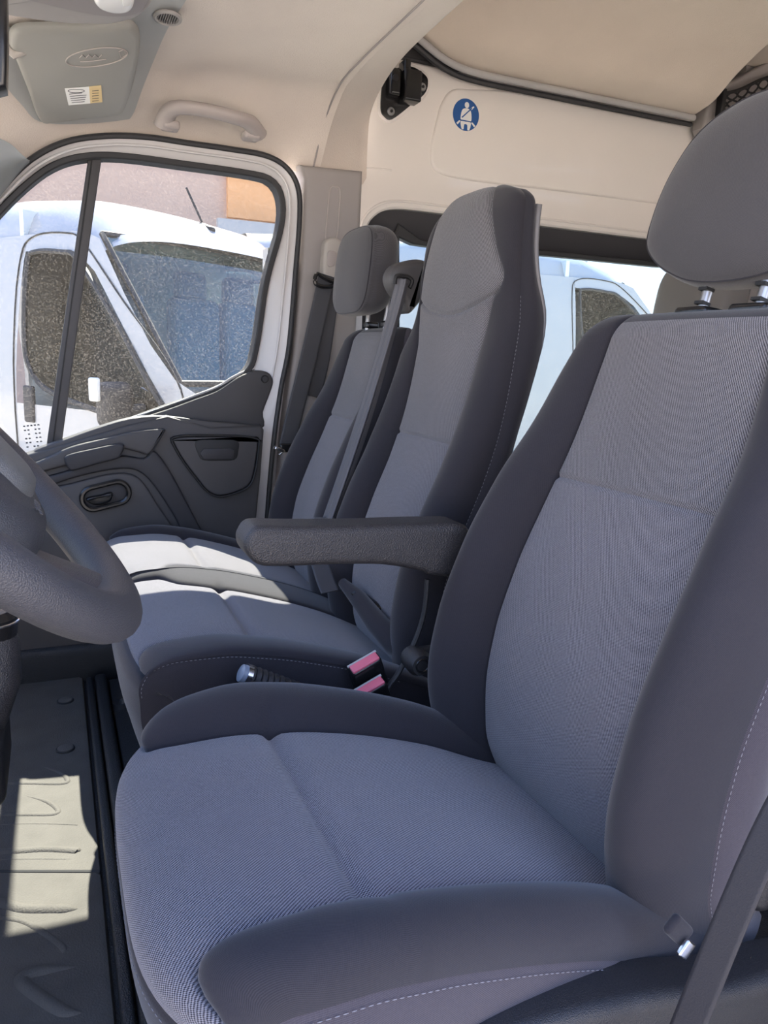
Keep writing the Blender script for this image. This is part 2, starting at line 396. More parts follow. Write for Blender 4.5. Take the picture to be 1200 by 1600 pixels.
def seat_back(root, name, yc, ni, fi, no, fo, split, hn, hf, ztop=.985, shoulder=.06, capk=True, mats=(INS, INSU, BOL, SKT)):
    part = empty(name, (.62, yc, .3)); part.parent = root; part.location = Vector((.62, yc, .3)) - wloc(root)
    rows = seam_rows(.22, ztop, 70, (split,)); zc = ztop - .045
    rows = np.array(sorted(set(list(rows) + list(np.linspace(zc, ztop, 16)))))
    def S(s):
        c = min(1, max(0, (s - zc) / (ztop - zc))); k = math.sqrt(max(.0, 1 - c ** 2)) * .86 + .14 * (1 - c)
        sh = min(1, max(0, (s - (ztop - .20)) / .20))
        t = shoulder * (sh ** 2.2)
        fl = float(spl([.2, .3, .42, .55, .7, .85, 1.0], [.35, .75, 1, .95, .8, .35, .1], s))
        flare = float(spl([.2, .45, .6, .8, 1.0], [-.02, 0, 0, -.012, -.02], s))
        return dict(ni=ni(s), fi=fi(s), no=no + t - flare, fo=fo - t + flare, hn=hn * fl, hf=hf * fl, crown=.006, th=.10, k=k, be=-.03, dip=dipf(s, (split,)))
    st = sweep(part, (BZ, BX, BZ), rows, S)
    j = irow(rows, split)
    st('insert_lower', 'insert', mats[0], 0, j); jt = irow(rows, ztop - .022); st('insert_upper', 'insert', mats[1], j, jt); st('top_panel', 'insert', mats[2], jt)
    st('bolster', 'near', mats[2]); st('bolster', 'far', mats[2])
    st('side_panel', 'near_side', mats[3]); st('side_panel', 'far_side', mats[3]); st('back_panel', 'back', mats[3])
    return part, st, rows

# ================================================================== STRUCTURE
# ---- floor and mat
fl = empty('floor', (0, 1.25, -.02), kind='structure')
mb = MB(); mb.box((.9, 1.25, -.05), (4.9, 2.1, .06)); mb.build('floor_pan', MATD, fl, smooth=False)

# ---- ground outside, buildings
g = mesh('ground', [(-40, -40, -.55), (40, -40, -.55), (40, 60, -.55), (-40, 60, -.55)], [(0, 1, 2, 3)], GRND); g['kind'] = 'structure'

# ---- cab ceiling
ZE_X = [-.6, -.3, -.1, 0, .1, .3, .6, .72, .8]
ZE_Z = [.85, 1.08, 1.285, 1.365, 1.415, 1.438, 1.425, 1.405, 1.40]
def ceil_z(x, y):
    ze = float(spl(ZE_X, ZE_Z, x)); zf = float(spl([-.6, -.25, 0, .3, .72], [1.36, 1.45, 1.52, 1.565, 1.605], x))
    yy = y if y > 1.25 else 2.5 - y
    gg = float(spl([1.25, 1.6, 1.85, 2.0, 2.12, 2.18, 2.24], [1.02, 1.0, .975, .91, .58, .28, -.02], yy))
    return ze + (zf - ze) * gg
ce = empty('ceiling', (.2, 1.25, 1.6), kind='structure')
ys = np.concatenate([np.linspace(.28, .6, 16), np.linspace(.65, 1.8, 16), np.linspace(1.82, 2.235, 32)]); xs = np.linspace(-.22, .735, 40)
mb = MB(); grid(mb, [[(x, y, ceil_z(x, y)) for y in ys] for x in xs])
grid(mb, [[(x, y, ceil_z(x, y) + .05) for y in ys] for x in xs]); mb.build('cab_headliner', CREAM, ce)
# hoop: the raised band over the pillars between cab and rear roof
HP = [(2.235, 1.405), (2.19, 1.455), (2.13, 1.525), (2.0, 1.590), (1.85, 1.602), (1.6, 1.606), (1.25, 1.61)]
HR_ = [(2.305, 1.42), (2.303, 1.52), (2.285, 1.60), (2.20, 1.65), (2.05, 1.69), (1.80, 1.705), (1.25, 1.72)]
def prof(pts, n=8): return crv(pts, n)
A = prof(HP); B = prof(HR_)
hoop = []
for t in np.linspace(0, 1, 12):
    row = []
    for (ya, za), (yb, zb) in zip(A, B):
        bul = .010 * math.sin(PI * t); row.append((.715 + .19 * t, ya + (yb - ya) * t, za + (zb - za) * t ** 1.2 - bul))
    row += [(p[0], 2.5 - p[1], p[2]) for p in reversed(row[:-1])]; hoop.append(row)
hoop.append([(p[0] + .012, p[1], p[2] + .02) for p in hoop[-1]]); hoop.append([(p[0] + .0, p[1], p[2] + .12) for p in hoop[-1]])
mb = MB(); grid(mb, hoop); mb.build('hoop_cover', CREAM, ce)
mb = MB(); mb.tube([(.714, y - .003 * max(0, (1.6 - z) / .2), z - .0065) for y, z in A], .0024, 6); mb.build('headliner_seam', TAUPE, ce)
# two headliner plugs on the hoop
for (a, b) in ((652, 27), (572, 103)):
    q = P(a, b, 'x', .80); mb = MB()
    mb.tube([(q[0], q[1], q[2] + .012), (q[0] - .002, q[1], q[2] + .0035)], [.010, .009], 16); mb.build('trim_plug', CREAM, ce)
# ---- rear ceiling
RC = [(2.30, 1.79), (2.25, 1.80), (2.19, 1.82), (2.10, 1.88), (1.95, 1.945), (1.7, 1.985), (1.25, 2.0)]
rc = empty('ceiling', (2, 1.25, 1.9), kind='structure')
Rp = prof(RC, 8)
def rlift(x): return .085 * math.exp(-((x - .98) / .14) ** 2)
mb = MB(); rows_ = []
for x in np.concatenate([np.linspace(.92, 1.35, 14), np.linspace(1.4, 2.16, 8)]):
    row = [(x, y - .02, z + rlift(x)) for y, z in Rp]; row += [(p[0], 2.5 - p[1], p[2]) for p in reversed(row[:-1])]; rows_.append(row)
grid(mb, rows_); grid(mb, [[(p[0], p[1], p[2] + .06) for p in r] for r in rows_]); mb.build('rear_headliner', CREAM2, rc)
mb = MB(); RC2 = crv([(2.30, 2.0), (2.22, 2.005), (2.0, 2.02), (1.25, 2.03)], 4); rows2 = []
for x in (2.15, 2.2, 2.8, 3.4):
    row = [(x, y, z) for y, z in RC2]; row += [(p[0], 2.5 - p[1], p[2]) for p in reversed(row[:-1])]; rows2.append(row)
grid(mb, rows2); mb.build('rear_headliner', CREAM2, rc)
rail = [(x, 2.262, 1.778 + rlift(x) + (x - 1.1) * .004) for x in np.linspace(.93, 2.16, 40)]
mb = MB(); mb.tube(rail, .011, 10, flat=(1, .9)); mb.build('edge_strip', SLV, rc)
mb = MB(); mb.tube([(p[0], p[1] + .014, p[2] - .018) for p in rail], .009, 8); mb.build('edge_seal', RUB, rc)
# ---- outer roof skin (closes the body for the light)
mb = MB(); mb.box((1.55, 1.25, 2.08), (3.9, 2.2, .04)); mb.box((.25, 1.25, 1.72), (1.15, 1.95, .03)); mb.box((.80, 1.25, 1.90), (.05, 2.05, .36))
o = mb.build('roof', WPO, smooth=False); o['kind'] = 'structure'
# rear and left walls of the load space, with the left side glazed
wl = empty('wall_left', (2, .2, 0), kind='structure')
mb = MB(); mb.box((2.15, .17, .45), (2.5, .06, .96)); mb.box((2.15, .17, 1.65), (2.5, .06, .62)); mb.box((.93, .17, 1.0), (.10, .08, 2.0)); mb.box((2.2, .17, 1.15), (.10, .06, .5)); mb.build('side_panel', WP, wl, smooth=False)
wb = empty('wall_back', (3.4, 1.25, 0), kind='structure')
mb = MB(); mb.box((3.4, 1.25, 1.0), (.06, 2.2, 2.1)); mb.build('rear_panel', TAUPE, wb, smooth=False)
wf = empty('wall_front', (-1.05, 1.25, 0), kind='structure')
mb = MB(); mb.box((-1.05, 1.25, .3), (.06, 2.05, .75)); mb.build('firewall', MATD, wf, smooth=False)

# ================================================================== PASSENGER DOOR (door_1)
d1 = empty('door_1', (.2, 2.2, 0), kind='structure')
YD = 2.20
seal = Py([(-60, 400), (-30, 345), (0, 301), (48, 252), (104, 224), (167, 215), (230, 217), (292, 226), (355, 235), (415, 246), (448, 267), (464, 300), (465, 350), (459, 425), (449, 540), (436, 610), (424, 700), (414, 820), (405, 960), (395, 1060)], YD)
seal_s = crv(seal, 6)
mb = MB(); mb.tube([(x, YD - .018, z) for x, z in seal_s], .0075, 8); mb.build('door_seal', RUB, d1)
glass_o = Py([(-140, 520), (-60, 410), (0, 338), (50, 289), (92, 261), (140, 249), (200, 250), (292, 262), (390, 276), (424, 287), (437, 315), (434, 358), (412, 440), (397, 537), (382, 579), (330, 609), (262, 633), (188, 660), (94, 694), (0, 722), (-120, 750)], YD)
glass_s = crv(glass_o, 6, True)
CG = (float(np.mean([p[0] for p in glass_o])), 1.0)
dark_o = inset(glass_s, -.0095)
outer_o = crv([(p[0] - .0, p[1]) for p in seal] + [(.45, .1), (-.35, .1), (-.45, .6)], 6, True)
A_ = polar(outer_o, CG, 160)
mb = MB(); ring(mb, inset(outer_o, .003), inset(glass_s, -.012), YD - .012, YD + .05, CG, 180, yin=YD + .004); mb.build('door_frame', DW, d1)
mb = MB(); ring(mb, inset(glass_s, -.016), glass_s, YD - .006, YD + .045, CG, 180); mb.build('glass_seal', RUB, d1)
# raised bead running round the painted frame
mid_o = [p for p in inset(seal_s, .0)]
bead = crv(Py([(0, 316), (52, 266), (108, 237), (170, 228), (230, 230), (292, 239), (352, 247), (410, 258), (438, 277), (450, 306), (450, 350), (444, 425), (432, 540), (421, 600)], YD), 6)
mb = MB(); mb.tube([(x, YD - .012, z) for x, z in bead], .0035, 8); mb.build('frame_bead', DW, d1)
# glazing and divider
w1 = empty('window_1', (.2, 2.235, 1), kind='structure')
mb = MB(); plate(mb, inset(glass_s, -.006), 2.232, 2.237, .0005, 1); mb.build('glass_pane', GL, w1, smooth=False)
dv = Py([(138, 246), (159, 246), (127, 470), (97, 690), (73, 694), (105, 470)], 2.215)
mb = MB(); plate(mb, dv, 2.212, 2.25, .003); mb.build('window_divider', PLD, w1)
mb = MB(); plate(mb, inset(Py([(143, 247), (145, 247), (113, 470), (84, 690), (82, 690), (111, 470)], 2.21), -.0003), 2.2105, 2.2135, .0005); mb.build('divider_groove', BLK, w1)
# glass marking, lower front corner: small printed lines
mb = MB()
for r_ in range(6):
    for c_ in range(5):
        if random.random() < .75:
            q = P(38 + c_ * 5.5 + r_ * 1.0, 666 + r_ * 6.5 - c_ * .6, 'y', 2.231); mb.box((q[0], 2.2312, q[2]), (.005, .0006, .0035))
o = mb.build('glass_marking', INK, w1, smooth=False); o['kind'] = 'stuff'
# lower panels
pan = Py([(-160, 780), (-60, 742), (60, 705), (140, 682), (200, 664), (262, 650), (330, 668), (408, 664), (413, 672), (408, 740), (399, 830), (385, 960), (370, 1100), (-160, 1100)], 2.14)
mb = MB(); plate(mb, pan, 2.140, 2.20, .008); mb.build('door_card', PLD, d1)
tri = crv(Py([(60, 706), (120, 686), (188, 664), (262, 641), (305, 625), (340, 612), (362, 598), (378, 588), (398, 580), (415, 580), (426, 586), (430, 598), (424, 618), (414, 645), (410, 672), (330, 676), (240, 676), (150, 694)], 2.165), 4, True)
mb = MB(); plate(mb, tri, 2.182, 2.212, .007); mb.build('upper_trim', PLD, d1)
trib = crv(Py([(60, 706), (120, 683), (188, 661), (262, 637), (305, 620), (342, 606), (364, 592), (382, 583), (400, 576)], 2.175), 5)
mb = MB(); mb.tube([(x, 2.200, z) for x, z in trib], .0045, 8); mb.build('belt_line_strip', SLV, d1)
q = P(418, 593, 'y', 2.15); mb = MB(); mb.tube([(q[0], 2.186, q[2]), (q[0], 2.178, q[2])], [.0095, .0085], 20)
cap = mb.build('screw_cap', PLD2, d1); mb = MB(); mb.tube([(q[0] + .0105 * math.cos(a), 2.180, q[2] + .0105 * math.sin(a)) for a in np.linspace(0, 2 * PI, 24)[:-1]], .0012, 6, True); mb.build('cap_groove', BLK, d1)
# upper ledge: rounded shoulder running to the arm pad
led = crv(Py([(60, 714), (110, 698), (160, 684), (215, 668), (262, 670), (330, 677), (408, 682), (408, 668), (330, 660), (262, 652), (205, 656), (150, 672), (100, 690), (55, 706)], 2.11), 3, True)
mb = MB(); plate(mb, led, 2.146, 2.19, .005, 3); mb.build('ledge', PLD, d1)
# shoulder pad with grip recess (arm pad)
padp = crv(Py([(-60, 745), (20, 735), (60, 723), (110, 701), (160, 688), (215, 675), (258, 672), (258, 680), (246, 700), (234, 713), (222, 710), (196, 704), (186, 706), (160, 715), (110, 729), (70, 740), (20, 756), (-60, 775)], 2.09), 4, True)
mb = MB(); plate(mb, padp, 2.118, 2.16, .008, 4); mb.build('arm_pad', PLD, d1)
grp = crv(Py([(101, 722), (108, 713), (150, 703), (185, 696), (196, 699), (192, 712), (184, 720), (150, 729), (118, 738), (108, 736)], 2.07), 5, True)
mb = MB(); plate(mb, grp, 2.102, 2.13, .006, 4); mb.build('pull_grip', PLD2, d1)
# sweep panel (darker curved band from the pad to the seat)
sw = crv(Py([(60, 765), (110, 748), (160, 736), (200, 732), (225, 742), (250, 772), (275, 812), (290, 840), (330, 860), (310, 820), (292, 785), (262, 730), (240, 704), (225, 716), (190, 712), (150, 722), (100, 737), (50, 752)], 2.13), 4, True)
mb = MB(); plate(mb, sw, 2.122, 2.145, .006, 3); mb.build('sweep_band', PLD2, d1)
lo = crv(Py([(40, 775), (110, 756), (165, 742), (200, 740), (222, 752), (246, 788), (275, 838), (270, 900), (60, 930), (20, 850)], 2.13), 5, True)
mb = MB(); plate(mb, lo, 2.126, 2.145, .006, 3); mb.build('lower_inset', PLD, d1)
# release handle in its oval bezel
hc = P(165, 774, 'y', 2.12); rot = math.radians(13)
mb = MB(); oo = rrect(.135, .072, .035, 8, (hc[0], hc[2]), rot); oi = rrect(.108, .048, .0238, 8, (hc[0], hc[2]), rot)
ring(mb, oo, oi, 2.108, 2.135, (hc[0], hc[2]), 60, .004); bz = mb.build('handle_bezel', PLG, d1)
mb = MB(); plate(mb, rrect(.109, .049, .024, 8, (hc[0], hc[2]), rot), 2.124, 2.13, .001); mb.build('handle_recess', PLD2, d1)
mb = MB(); plate(mb, crv([(hc[0] + a, hc[2] + b) for a, b in ((-.050, -.008), (-.035, -.001), (-.01, .003), (.012, .009), (.018, .002), (.010, -.016), (-.012, -.024), (-.035, -.022))], 5, True), 2.108, 2.126, .006, 3); mb.build('release_handle', PLG, d1)
# bin lid shaped like a shield with the slot
sh = crv(Py([(270, 685), (300, 681), (370, 682), (400, 686), (404, 692), (398, 735), (390, 757), (372, 768), (345, 775), (325, 768), (305, 745), (285, 718), (272, 695)], 2.13), 5, True)
mb = MB(); ring(mb, inset(sh, -.004), inset(sh, .001), 2.124, 2.14, (float(np.mean([p[0] for p in sh])), float(np.mean([p[1] for p in sh]))), 90, .0015); mb.build('bin_groove', BLK, d1)
mb = MB(); plate(mb, inset(sh, .002), 2.127, 2.14, .005, 3); mb.build('bin_lid', PLD, d1)
sl = crv(Py([(306, 689), (340, 687), (371, 689), (372, 705), (367, 718), (345, 720), (318, 719), (310, 710)], 2.127), 3, True)
mb = MB(); plate(mb, sl, 2.1245, 2.13, .002, 2); mb.build('bin_slot', BLK, d1)
mb = MB(); plate(mb, Py([(318, 701), (360, 700), (366, 703), (364, 717), (318, 718), (312, 708)], 2.1245), 2.1215, 2.126, .002, 2); mb.build('slot_lip', PLD2, d1)
# split line between pad and rear panel
mb = MB(); mb.tube([(x, 2.1175, z) for x, z in crv(Py([(258, 672), (250, 690), (240, 706), (232, 714)], 2.0975), 4)], .0012, 6); mb.build('split_line', BLK, d1)

# ---- pillar trim (trim_1) between door and sliding door
t1 = empty('trim_1', (.75, 2.2, 0), kind='structure')
bp_ = Py([(466, 258), (482, 260), (565, 268), (563, 320), (560, 380), (556, 500), (545, 700), (520, 900), (500, 1000), (424, 1000), (432, 800), (441, 680), (458, 540), (468, 425), (473, 320), (474, 280)], 2.20)
mb = MB(); plate(mb, bp_, 2.185, 2.26, .014, 4); mb.build('pillar_cover', TAUPE, t1)
so = [(x, z) for x, z in Py([(516, 296), (524, 292), (531, 297), (530, 330), (524, 382), (509, 382), (512, 330)], 2.184)]
so = crv(so, 4, True); c_ = (float(np.mean([p[0] for p in so])), float(np.mean([p[1] for p in so])))
mb = MB(); ring(mb, inset(so, -.0015), inset(so, .0015), 2.1815, 2.19, c_, 80, .0008); mb.build('slide_slot', TAUP2, t1)
# side of the sill under the door and the jamb behind it
mb = MB(); mb.box((.74, 2.27, .55), (.30, .06, 1.3)); mb.build('pillar_core', DW, t1, smooth=False)
t2 = empty('trim_2', (0, 2.2, 0), kind='structure')
mb = MB(); mb.box((-.25, 2.19, .03), (1.6, .14, .12), bev=.02); mb.build('door_sill', MATD, t2)
# ---- front pillar trim
t3 = empty('trim_3', (-.1, 2.1, 1.3), kind='structure')
ap = crv([tuple(P(a, b, 'y', yy)) for a, b, yy in ((-70, 330, 2.12), (-20, 268, 2.12), (8, 232, 2.12), (30, 250, 2.12), (50, 268, 2.13))], 4)
mb = MB()
rowA = [P(a, b, 'y', 2.10) for a, b in crv([(-120, 300), (-60, 240), (-20, 215), (12, 222), (36, 243), (47, 252)], 5)]
rowB = [P(a, b, 'y', 2.17) for a, b in crv([(-130, 500), (-90, 430), (-40, 355), (0, 307), (30, 270), (46, 254)], 5)]
grid(mb, [[tuple(a + (b - a) * t + np.array([0, -.02 * math.sin(PI * t), -.0])) for t in np.linspace(0, 1, 8)] for a, b in zip(rowA, rowB)])
mb.build('pillar_cover', mat('front pillar grey', (.22, .23, .23), .5), t3)

# ================================================================== SLIDING DOOR (door_2)
d2 = empty('door_2', (1.5, 2.32, .1), kind='structure')
YS = 2.32
so_ = [(.885, -.05), (.885, 1.48), (.90, 1.63), (.935, 1.74), (1.0, 1.797), (1.2, 1.797), (2.4, 1.797), (2.4, -.05)]
wo = crv(Py([(571, 400), (572, 366), (580, 344), (600, 329), (628, 326), (676, 331), (830, 350), (1040, 376), (1200, 395), (1210, 700), (1100, 880), (640, 900), (558, 760), (564, 560)], YS), 5, True)
CW = (1.5, 1.0)
mb = MB(); ring(mb, so_, wo, YS, YS + .05, CW, 240, .006); mb.build('door_skin', WP, d2)
# pressed lip round the opening, pressed panel and lower swage
lip = inset(wo, -.022)
mb = MB(); mb.tube([(x, YS + .001, z) for x, z in lip], .0065, 8, True, flat=(.7, 1)); mb.build('pressed_lip', WP, d2)
pr = crv([(x, z) for x, z in Py([(1040, 176), (860, 148), (740, 140), (706, 141), (690, 160), (681, 190), (672, 235), (676, 262), (700, 276), (760, 286), (840, 295), (1020, 318), (1100, 330)], YS)], 6)
mb = MB(); plate(mb, pr + [(2.38, pr[-1][1]), (2.38, pr[0][1] + .0)], YS - .009, YS + .02, .009, 4); mb.build('pressed_panel', WP, d2)
mb = MB(); mb.tube([(x, YS + .0, z) for x, z in crv(Py([(565, 262), (585, 263), (612, 266)], YS), 4)], .004, 8, flat=(.6, 1)); mb.build('swage', WP, d2)
mb = MB(); mb.tube([(.886, YS - .006, z) for z in np.linspace(.2, 1.5, 20)] + [(.90, YS - .006, 1.63), (.935, YS - .006, 1.742), (1.0, YS - .006, 1.80), (1.2, YS - .006, 1.80), (2.38, YS - .006, 1.80)], .006, 8); mb.build('edge_seal', RUB, d2)
mb = MB(); mb.box((1.65, YS + .03, 1.90), (1.5, .03, .26)); mb.box((.90, YS + .03, 1.75), (.06, .03, .5)); mb.build('upper_rail', PLD, d2, smooth=False)
# recess with the latch
rc_ = crv(Py([(597, 128), (606, 112), (640, 104), (664, 118), (668, 132), (662, 148), (640, 166), (612, 187), (600, 183), (594, 170)], YS - .004), 4, True)
mb = MB(); plate(mb, inset(rc_, -.008), YS - .006, YS + .01, .004, 3); mb.build('latch_surround', WP, d2)
mb = MB(); plate(mb, rc_, YS - .009, YS + .01, .002, 2); pl_ = mb.build('latch_plate', PLG, d2)
q = P(637, 138, 'y', 2.28)
mb = MB(); mb.box((q[0] + .01, 2.282, q[2] + .005), (.056, .05, .088), bev=.006); mb.box((q[0] - .040, 2.29, q[2] + .012), (.035, .035, .075), bev=.008); mb.box((q[0] - .01, 2.285, q[2] + .045), (.02, .05, .06), bev=.004); mb.build('latch_body', PLG, d2)
mb = MB(); mb.tube([(q[0] - .045, 2.268, q[2] + .02), (q[0] - .045, 2.282, q[2] + .02)], [.009, .012], 14); mb.build('latch_pin', BLK, d2)
for (a, b) in ((611, 174), (660, 136)):
    r = P(a, b, 'y', YS - .01); mb = MB()
    mb.tube([(r[0], YS - .006, r[2]), (r[0], YS - .011, r[2]), (r[0], YS - .014, r[2])], [.0125, .0125, .010], 18); bo = mb.build('bolt', STL, d2)
    mb = MB(); mb.tube([(r[0], YS - .013, r[2]), (r[0], YS - .016, r[2])], .005, 6); mb.build('bolt_socket', BLK, bo)
# window in the sliding door
w2 = empty('window_2', (1.5, 2.36, 1), kind='structure')
go = crv(Py([(624, 400), (629, 381), (660, 384), (700, 388), (838, 398), (1040, 418), (1200, 434), (1206, 690), (1100, 860), (660, 880), (630, 760)], YS + .03), 4, True)
mb = MB(); ring(mb, inset(wo, -.01), inset(go, -.0), YS + .03, YS + .06, CW, 200, .004, yin=YS + .045); mb.build('window_surround', PLD2, w2)
mb = MB(); ring(mb, inset(go, -.018), go, YS + .026, YS + .055, CW, 200, .004); mb.build('window_seal', RUB, w2)
mb = MB(); plate(mb, inset(go, -.004), YS + .05, YS + .055, .0005, 1); mb.build('glass_pane', GL2, w2, smooth=False)
# pillar and side wall further back, right of the sliding door
wr = empty('wall_right', (2.5, 2.25, 0), kind='structure')
mb = MB(); mb.box((2.9, 2.31, 1.05), (1.0, .06, 2.1)); mb.box((2.30, 2.345, 1.9), (.60, .03, .5)); mb.build('side_panel', TAUPE, wr, smooth=False)
cp = Py([(1098, 200), (1105, 165), (1118, 128), (1140, 128), (1200, 96), (1300, 60), (1300, 900), (1130, 900), (1120, 260)], 2.24)
mb = MB(); plate(mb, cp, 2.235, 2.29, .012, 4); mb.build('pillar_cover', TAUPE, wr)

# ---- round belt sign on the sliding door
c0 = P(727, 180, 'y', YS - .005)
YG = YS - .0055
sg = empty('belt_sign', (float(c0[0]), YG - .004, float(c0[2])), 'round blue sticker with a white belted figure on the sliding door', 'sticker')
sx, sz = c0[0], c0[2]; k = .0475
circ = [(sx + k * math.cos(a), sz + k * math.sin(a)) for a in np.linspace(0, 2 * PI, 49)[:-1]]
mb = MB(); plate(mb, circ, YG - .0052, YG - .0030, .0003, 1); mb.build('disc', BLUE, sg)
mb = MB(); c2 = (sx, sz)
def fig(pts, y=YG - .0058): plate(mb, [(sx + a * k, sz + b * k) for a, b in pts], y, y + .0005, .0001, 1)
fig([(.0 + .17 * math.cos(a) + .02, .60 + .19 * math.sin(a)) for a in np.linspace(0, 2 * PI, 17)[:-1]])
fig(crv([(-.12, .38), (.16, .38), (.36, .22), (.42, -.25), (.30, -.38), (-.30, -.38), (-.42, -.25), (-.34, .22)], 3, True))
fig([(-.52, -.42), (-.40, -.44), (-.62, -.70), (-.72, -.60)]); fig([(.40, -.44), (.52, -.42), (.76, -.60), (.66, -.70)])
fig(crv([(-.34, -.42), (0, -.44), (.34, -.42), (.40, -.58), (.30, -.92), (.14, -.92), (.12, -.62), (-.12, -.62), (-.14, -.92), (-.30, -.92), (-.40, -.58)], 2, True))
fig([(.38, .34), (.46, .40), (.60, .56), (.52, .60), (.30, .42)])
mb.build('belted_figure', WHITE, sg, smooth=False)
mb = MB(); fig([(-.36, -.20), (-.28, -.24), (.44, .44), (.38, .48)], YG - .0064); fig([(-.40, -.36), (.40, -.36), (.40, -.43), (-.40, -.43)], YG - .0064); mb.build('belt_line', BLUE, sg, smooth=False)

# ================================================================== CEILING FITTINGS
gh = empty('grab_handle', (.4, 2.05, 1.49), 'taupe plastic grab handle on the headliner above the passenger window', 'handle')
ctl = [(257, 196, 2.10), (262, 178, 2.075), (278, 168, 2.04), (320, 172, 2.03), (365, 183, 2.035), (390, 192, 2.06), (402, 210, 2.10)]
hp = []
for a, b, yy in ctl: hp.append(tuple(P(a, b, 'y', yy)))
hp = crv(hp, 8); n_ = len(hp)
rr_ = [float(spl([0, .12, .25, .5, .75, .88, 1], [.024, .021, .019, .0175, .019, .021, .024], i / (n_ - 1))) for i in range(n_)]
mb = MB(); mb.tube(hp, rr_, 14, flat=(.85, 1.1)); mb.build('grip', TAUP2, gh)
for (a, b) in ((266, 197), (392, 213)):
    q = P(a, b, 'y', 2.10); mb = MB(); mb.box((q[0], 2.10, q[2] + .0), (.044, .05, .020), bev=.008); mb.build('mount_cap', TAUP2, gh)

# sun visor (surface between near and far edge)
sv = empty('sun_visor', (.07, 1.9, 1.5), 'grey vinyl sun visor with a printed label, folded against the headliner', 'sun visor')
def vpt(a, b):    # the visor leaf rises from z 1.425 at its far edge to 1.50 at the near one
    lo_, hi_ = 1.3, 1.6
    for _ in range(40):
        z = (lo_ + hi_) / 2; q = P(a, b, 'z', z); zt = 1.425 + (2.11 - q[1]) / .42 * .075
        if zt > z: lo_ = z
        else: hi_ = z
    return q
vo = crv([tuple(vpt(a, b)) for a, b in ((14, 70), (22, 50), (60, 46), (130, 46), (195, 42), (212, 48), (219, 64), (216, 100), (206, 145), (192, 178), (175, 184), (130, 188), (85, 194), (62, 190), (42, 140), (24, 95))], 4, True)
vn = Vector((0, .075 / .42, 1)).normalized()
mb = MB(); n_ = len(vo); cen = np.mean(np.array(vo), 0)
def vring(f, dz): return [tuple(np.array(p) + (cen - np.array(p)) / np.linalg.norm(cen - np.array(p)) * f + np.array([0, 0, dz])) for p in vo]
rings = [vring(.010, .018), vring(.001, .014), vring(0, .008), vring(.002, .003), vring(.008, -.0005), vring(.016, -.002)]
V = [p for r in rings for p in r]; Fc = [(i * n_ + j, i * n_ + (j + 1) % n_, (i + 1) * n_ + (j + 1) % n_, (i + 1) * n_ + j) for i in range(5) for j in range(n_)] + [tuple(range(5 * n_, 6 * n_)), tuple(reversed(range(n_)))]
mb.add(V, Fc); mb.build('visor_leaf', VIS, sv)
def von(a, b, d=-.003): q = vpt(a, b); return (q[0], q[1], q[2] + d)
mb = MB(); mb.tube([von(152 + 48 * math.cos(t) * 1.0 - 1, 87 + 14 * math.sin(t) - 6 * math.cos(t)) for t in np.linspace(0, 2 * PI, 40)[:-1]], .0011, 6, True)
mb.tube([von(124 + i * 5, 88 - (i % 2) * 5) for i in range(8)], .0009, 5); mb.tube([von(125, 94), von(145, 93), von(166, 90)], .0009, 5)
mb.tube([von(186, 78), von(194, 75), von(197, 84), von(189, 88)], .0009, 5, True); mb.build('embossed_mark', TAUP2, sv)
def flat(name, pts, m, par, d=-.0035, th=.0006):
    a = [von(x, y, d) for x, y in pts]; b = [(p[0], p[1], p[2] + th) for p in a]; n = len(a)
    return mesh(name, a + b, [tuple(range(n)), tuple(reversed(range(n, 2 * n)))] + [(i, (i + 1) % n, (i + 1) % n + n, i + n) for i in range(n)], m, par, smooth=False)
lb = flat('label', [(101, 136), (139, 133), (141, 159), (107, 162)], WHITE, sv)
flat('label_panel', [(139, 133), (158, 131), (160, 157), (141, 159)], YEL, lb)
mb = MB()
for i in range(5): mb.tube([von(108 + i, 144 + i * 3.4, -.0042), von(128 + (i * 7) % 8, 142 + i * 3.4, -.0042)], .0006, 5)
mb.tube([von(119 + 13 * math.cos(t), 139 + 2.6 * math.sin(t), -.0042) for t in np.linspace(0, 2 * PI, 20)[:-1]], .0006, 5, True)
for i in range(5): mb.tube([von(144, 139 + i * 4, -.0042), von(154, 138 + i * 4, -.0042)], .0006, 5)
o = mb.build('label_print', INK, lb); o['kind'] = 'stuff'
q = vpt(22, 82); mb = MB(); mb.tube([(q[0] - .02, q[1], q[2] + .012), (q[0] + .0, q[1], q[2] - .004), (q[0] + .022, q[1] - .004, q[2] + .006)], [.008, .009, .007], 12); mb.build('hinge_clip', PALE, sv)
# recess panel behind the visor (grey band to its right)
tr = empty('trim_4', (.2, 1.85, 1.5), kind='structure')
def cpt(a, b, dz=-.006):
    lo_, hi_ = 1.2, 1.75
    for _ in range(40):
        z = (lo_ + hi_) / 2; q = P(a, b, 'z', z); zt = ceil_z(min(max(q[0], -.6), .72), min(max(q[1], .3), 2.235)) + dz
        if zt > z: lo_ = z
        else: hi_ = z
    return q
L1 = crv([(-40, 30), (0, 120), (35, 165), (62, 190), (120, 194), (190, 188), (207, 180), (222, 140), (240, 95), (262, 45), (291, 0), (310, -40)], 5)
L2 = crv([(-40, 0), (10, 40), (60, 60), (100, 80), (130, 90), (160, 90), (175, 85), (182, 70), (190, 50), (205, 20), (220, -10), (230, -50)], 5)
mb = MB(); grid(mb, [[tuple(cpt(a[0] + (b[0] - a[0]) * t, a[1] + (b[1] - a[1]) * t)) for t in np.linspace(0, 1, 8)] for a, b in zip(L1, L2)]); mb.build('header_trim', mat('header trim grey', (.42, .425, .41), .5), tr)
